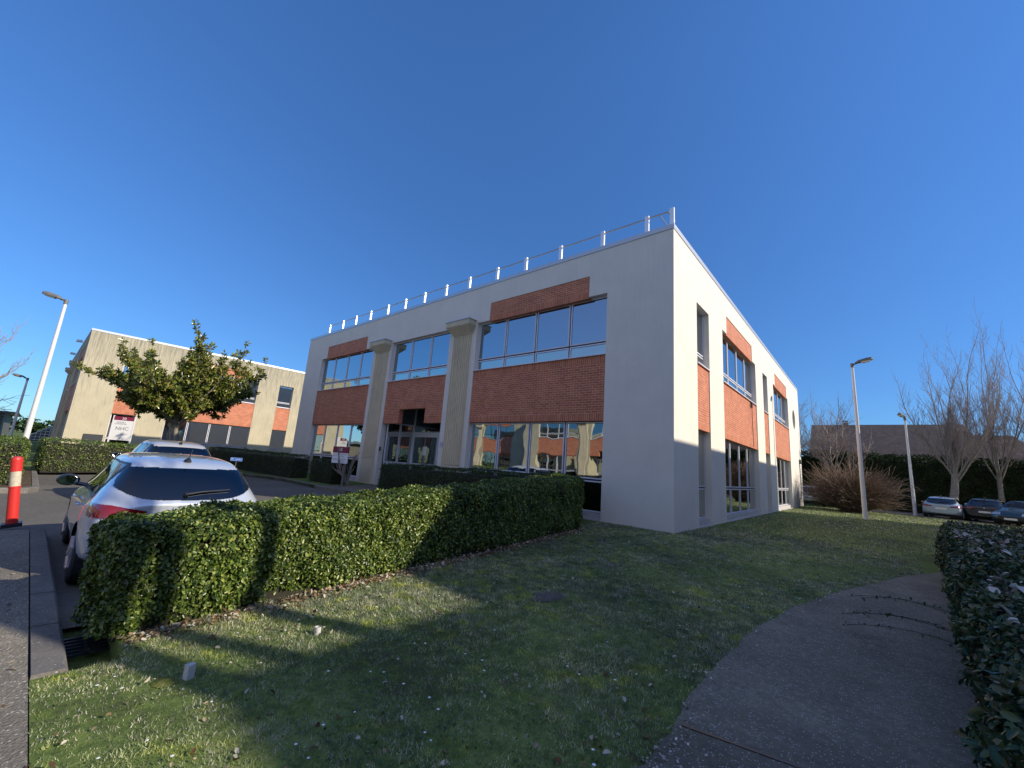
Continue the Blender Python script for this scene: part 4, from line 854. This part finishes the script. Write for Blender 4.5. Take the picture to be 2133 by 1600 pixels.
for i in range(7): m.tube([(0, i * .8 - 2.4, .3), (0, i * .8 - 2.4, 1.0 + i * .55)], .05, 6)
for k in range(6): m.tube([(0, max(-2.4, (k * .6 - .7) / .55 * .8 - 2.4), .4 + k * .7), (0, 2.4, .4 + k * .7)], .05, 6)
m.tube([(0, -2.4, 1.0), (0, 2.4, 4.4)], .08, 6); m.build('lattice', MWHITE, gw); m = MB(); m.quad([(-.1, -2.4, 0), (-.1, 2.4, 0), (-.1, 2.4, 4.3), (-.1, -2.4, .95)]); m.build('pane', MHANG, gw); gw.scale = (.45, .42, .46); gw.location = (-66.5, -10.0, 0)
# far tree line as one mass
P = []; 
for k in range(46):
    x = -230 + RNG.uniform(-10, 10); y = -90 + k * 3.4 + RNG.uniform(-2, 2); hh = RNG.uniform(3, 5.5); n = 260; q = RNG.normal(size=(n, 3)); q /= np.linalg.norm(q, axis=1, keepdims=True); q *= RNG.uniform(.5, 1, n)[:, None]
    P.append(q * np.array([4, 4, hh * .5]) + np.array([x, y, hh * .5]))
P = np.concatenate(P); V, F = leaf_cloud(P, RNG.normal(size=P.shape), .9, 1, .7)
tag(npmesh('far_woods', V, F, MCONI), 'distant line of trees on the horizon', 'woods', kind='stuff')

# ---------------------------------------------------------------- grass, litter, small things
def inpoly(x, y, poly):
    c = np.zeros(len(x), bool); n = len(poly)
    for i in range(n):
        x0, y0 = poly[i]; x1, y1 = poly[i - 1]
        c ^= ((y0 > y) != (y1 > y)) & (x < (x1 - x0) * (y - y0) / (y1 - y0 + 1e-12) + x0)
    return c
LAWNP = [(-0.42, -10.58), (30, -10.58), (30, 27.0), (-2, 27.0), (-2, -2.7), (-1.62, -2.7), (-1.62, -10.12), (-.44, -10.12)]
def lawn_points(n, rmax, pw):
    a = RNG.uniform(math.radians(38), math.radians(185), n); r = rmax * RNG.uniform(0, 1, n) ** pw + .8
    x = 3.83 + r * np.cos(a); y = -10.9 + r * np.sin(a)
    ok = inpoly(x, y, LAWNP) & ~inpoly(x, y, path_poly) & ~((x > -23.7) & (x < .02) & (y > -.02))
    hx = -1.28 + (y + 10.28) * (-.78 / 8.53); ok &= ~((np.abs(x - hx) < .42) & (y > -10.1) & (y < -1.7)); ok &= ~((x > 4.45) & (y < 3.3))
    return x[ok], y[ok], r[ok]
def blades(n0, rmax, pw, rmin, h0, h1, w0, w1):
    x, y, r = lawn_points(n0, rmax, pw); k = r > rmin; x, y, r = x[k], y[k], r[k]
    nz = noise3(np.stack([x, y, x * 0], 1), 1.4, 77) + .5 * noise3(np.stack([x, y, x * 0], 1), 5, 78)
    kp = RNG.uniform(0, 1, len(x)) < np.clip(.72 + .45 * nz, .12, 1); x, y, r, nz = x[kp], y[kp], r[kp], nz[kp]
    n = len(x); ht = RNG.uniform(h0, h1, n) * (1 + .4 * nz); an = RNG.uniform(0, 6.28, n); wd = RNG.uniform(w0, w1, n) * (1 + r * .14); ln = ht * RNG.uniform(.1, 1.2, n); la = RNG.uniform(0, 6.28, n)
    z = gnp(y); B0 = np.stack([x, y, z - .003], 1); sd = np.stack([np.cos(an), np.sin(an), 0 * an], 1) * wd[:, None]; tp = B0 + np.stack([np.cos(la) * ln, np.sin(la) * ln, ht], 1)
    return np.stack([B0 - sd, B0 + sd, tp], 1).reshape(-1, 3)
V = np.concatenate([blades(1500000, 13, .8, 0, .010, .032, .0011, .0028), blades(420000, 44, .72, 11, .02, .05, .003, .006)]); n = len(V) // 3; F = np.arange(3 * n).reshape(-1, 3)
tag(npmesh('grass', V, F, MGRASS), 'short patchy winter grass of the lawn', 'grass', kind='stuff')
def scatter_leaves(name, x, y, size, mat, label, cat, zo=.012, asp=.55, fold=.5, spread=.5, zb=None):
    P = np.stack([x, y, (gnp(y) if zb is None else zb) + zo + RNG.uniform(0, .015, len(x))], 1); Nn = np.tile([0, 0, 1.], (len(x), 1)); V, F = leaf_cloud(P, Nn, size, spread, asp, .5, fold)
    return tag(npmesh(name, V, F, mat), label, cat, kind='stuff')
x, y, r = lawn_points(90000, 16, .8); kp = noise3(np.stack([x, y, x * 0], 1), 3.0, 91) > .2; scatter_leaves('ground_weeds', x[kp], y[kp], .016, MWEED, 'small broad leaved weeds among the grass', 'weeds', zo=.006, asp=.8, fold=.2, spread=.6)
x, y, r = lawn_points(11000, 16, .8); kp = noise3(np.stack([x, y, x * 0], 1), 1.8, 93) + RNG.normal(size=len(x)) * .5 > .1; scatter_leaves('fallen_leaves', x[kp], y[kp], .034, MLITT, 'dry fallen leaves scattered over the lawn', 'leaves')
n = 2600; yy = RNG.uniform(-10.1, -1.8, n); xx = -1.28 + (yy + 10.28) * (-.78 / 8.53) + .47 + np.abs(RNG.normal(size=n)) * .11; scatter_leaves('leaf_litter', xx, yy, .04, MLITT, 'band of dry leaf litter along the foot of the hedge', 'leaves')
x, y, r = lawn_points(26000, 17, .8); kp = noise3(np.stack([x, y, x * 0], 1), 1.3, 95) + RNG.normal(size=len(x)) * .35 > .45; scatter_leaves('withered_bits', x[kp], y[kp], .017, MPALE, 'small bleached withered bits lying in the grass', 'leaves', zo=.014, spread=.8)
x, y, r = lawn_points(2600, 19, .75); kp = RNG.uniform(0, 1, len(x)) < .6; x, y = x[kp], y[kp]
P = []; F = []
for i, (a, b_) in enumerate(zip(x, y)):
    s_ = random.uniform(.007, .012); z_ = g(b_) + random.uniform(.03, .05); k = len(P)
    P.append((a, b_, z_ + .003)); P += [(a + s_ * math.cos(t * math.pi / 3), b_ + s_ * math.sin(t * math.pi / 3), z_) for t in range(6)]
    F += [(k, k + 1 + t, k + 1 + (t + 1) % 6) for t in range(6)]
tag(npmesh('daisies', P, F, MDAISY), 'tiny white daisies dotted through the lawn', 'flowers', kind='stuff')
n = 1500; yy = RNG.uniform(-7.5, 3.0, n); xx = 5.68 + .059 * (yy + 2.7) + RNG.uniform(-1.0, 1.0, n); hz = .74 + .06 * (yy + 10.3) / 13.5
scatter_leaves('fallen_leaves', xx, yy, .075, MPALE, 'pale fallen magnolia leaves lying on the broad dark shrub', 'leaves', zb=hz + gnp(yy) - .03, zo=.05, spread=.7)
n = 200; t_ = RNG.uniform(0, 1, n); yy = -8.35 + t_ ** 2 * 5.2; ex_ = np.interp(yy, [-9.2, -8.2, -7.0, -5.6, -4.2, -2.9], [2.62, 2.78, 2.72, 2.78, 3.02, 3.38]); xx = ex_ + np.abs(RNG.normal(size=n)) * .10 - .02
scatter_leaves('gravel_chips', xx, yy, .016, MPALE, 'pale stone chips crumbling along the left edge of the path', 'gravel', zo=.006, spread=.4, fold=.3, asp=.9)
# arching stems over the path
rnd = random.Random(5); ms = []; lf = []
for k in range(5):
    p = Vector((4.4, -5.6 + rnd.uniform(-1.1, 1.2), .35)); d = Vector((-1, rnd.uniform(-.1, .5), .35)).normalized(); pts = [p.copy()]
    for i in range(8):
        d = (d + Vector((rnd.gauss(0, .04), rnd.gauss(0, .04), -.085))).normalized(); p = p + d * rnd.uniform(.08, .125); pts.append(p.copy())
        for _ in range(3): lf.append(tuple(p + Vector((rnd.gauss(0, .02), rnd.gauss(0, .02), 0))))
    ms.append((pts, [.002] * 9))
ar = empty('arching_stems', (0, 0, 0), 0, label='thin leafy stems arching from the dark shrub over the path', cat='plant'); 
for a_, b_ in ms: m = MB(); m.tube(a_, b_, 5); m.build('stem', MSTEM, ar)
V, F = leaf_cloud(np.array(lf), np.tile([0, 0, 1.], (len(lf), 1)), .028, 1.0, .6); npmesh('leaves', V, F, MLAUR, ar)
# concrete marker posts, soil patch, drain
for (px, py, h_, s_, lb) in ((.17, -9.86, .09, .024, 'small square concrete peg standing in the sunlit grass'), (.05, -8.92, .06, .028, 'broken white pipe stub in the grass nearer the hedge')):
    o = empty('ground_marker', (px, py, g(py)), .3, label=lb, cat='marker'); m = MB()
    if h_ > .08: m.box(-s_, s_, -s_, s_, -.02, h_)
    else: m.tube([(0, 0, -.02), (0, 0, h_)], [.028, .028], 14, False); m.tube([(0, 0, -.02), (0, 0, h_)], [.021, .021], 14, False)
    m.build('peg', plain('pale_concrete', (.55, .54, .52), .7, var=.15, vs=30), o)
def blob(name, x, y, a, b_, mat, label, cat):
    n = 36; rnd = random.Random(3); pts = [(x + a * math.cos(2 * math.pi * k / n) * rnd.uniform(.82, 1.1), y + b_ * math.sin(2 * math.pi * k / n) * rnd.uniform(.82, 1.1)) for k in range(n)]
    m = MB(); z_ = g(y)
    for k in range(n):
        p, q = pts[k], pts[(k + 1) % n]; m.quad([(x, y, z_ + .022), (*p, z_ + .004), (*q, z_ + .004)])
    return tag(m.build(name, mat), label, cat)
blob('soil_mound', .78, -6.45, .17, .30, plain('grey_soil', (.11, .095, .08), .95, var=.35, vs=25, bump=.8, bs=60), 'small bare grey molehill patch in the shaded lawn', 'mound')
blob('mossy_mound', .13, -9.98, .09, .07, ground_mat('moss', [(.06, .08, .015), (.13, .15, .03), (.3, .26, .15)], 6, 40), 'mossy stony mound at the foot of the concrete peg', 'mound')
dg = empty('drain_grate', (-1.22, -10.25, g(-10.3) + LOT), 0, label='small dark drain grate beside the kerb end', cat='drain'); m = MB()
for k in range(6): m.box(-.2 + k * .075, -.17 + k * .075, -.15, .15, .004, .02)
for k in range(3): m.box(-.2, .205, -.15 + k * .14, -.13 + k * .14, .004, .021)
m.build('bars', MDARK, dg)
n = 240; xx = RNG.uniform(-5, 3.5, n); yy = RNG.uniform(-12.2, -10.62, n)
scatter_leaves('pavement_litter', xx, yy, .035, MLITT, 'scattered pale leaves and grit on the pavement', 'leaves', zo=.004, spread=.15, fold=.1)
print('objects', len(bpy.data.objects))
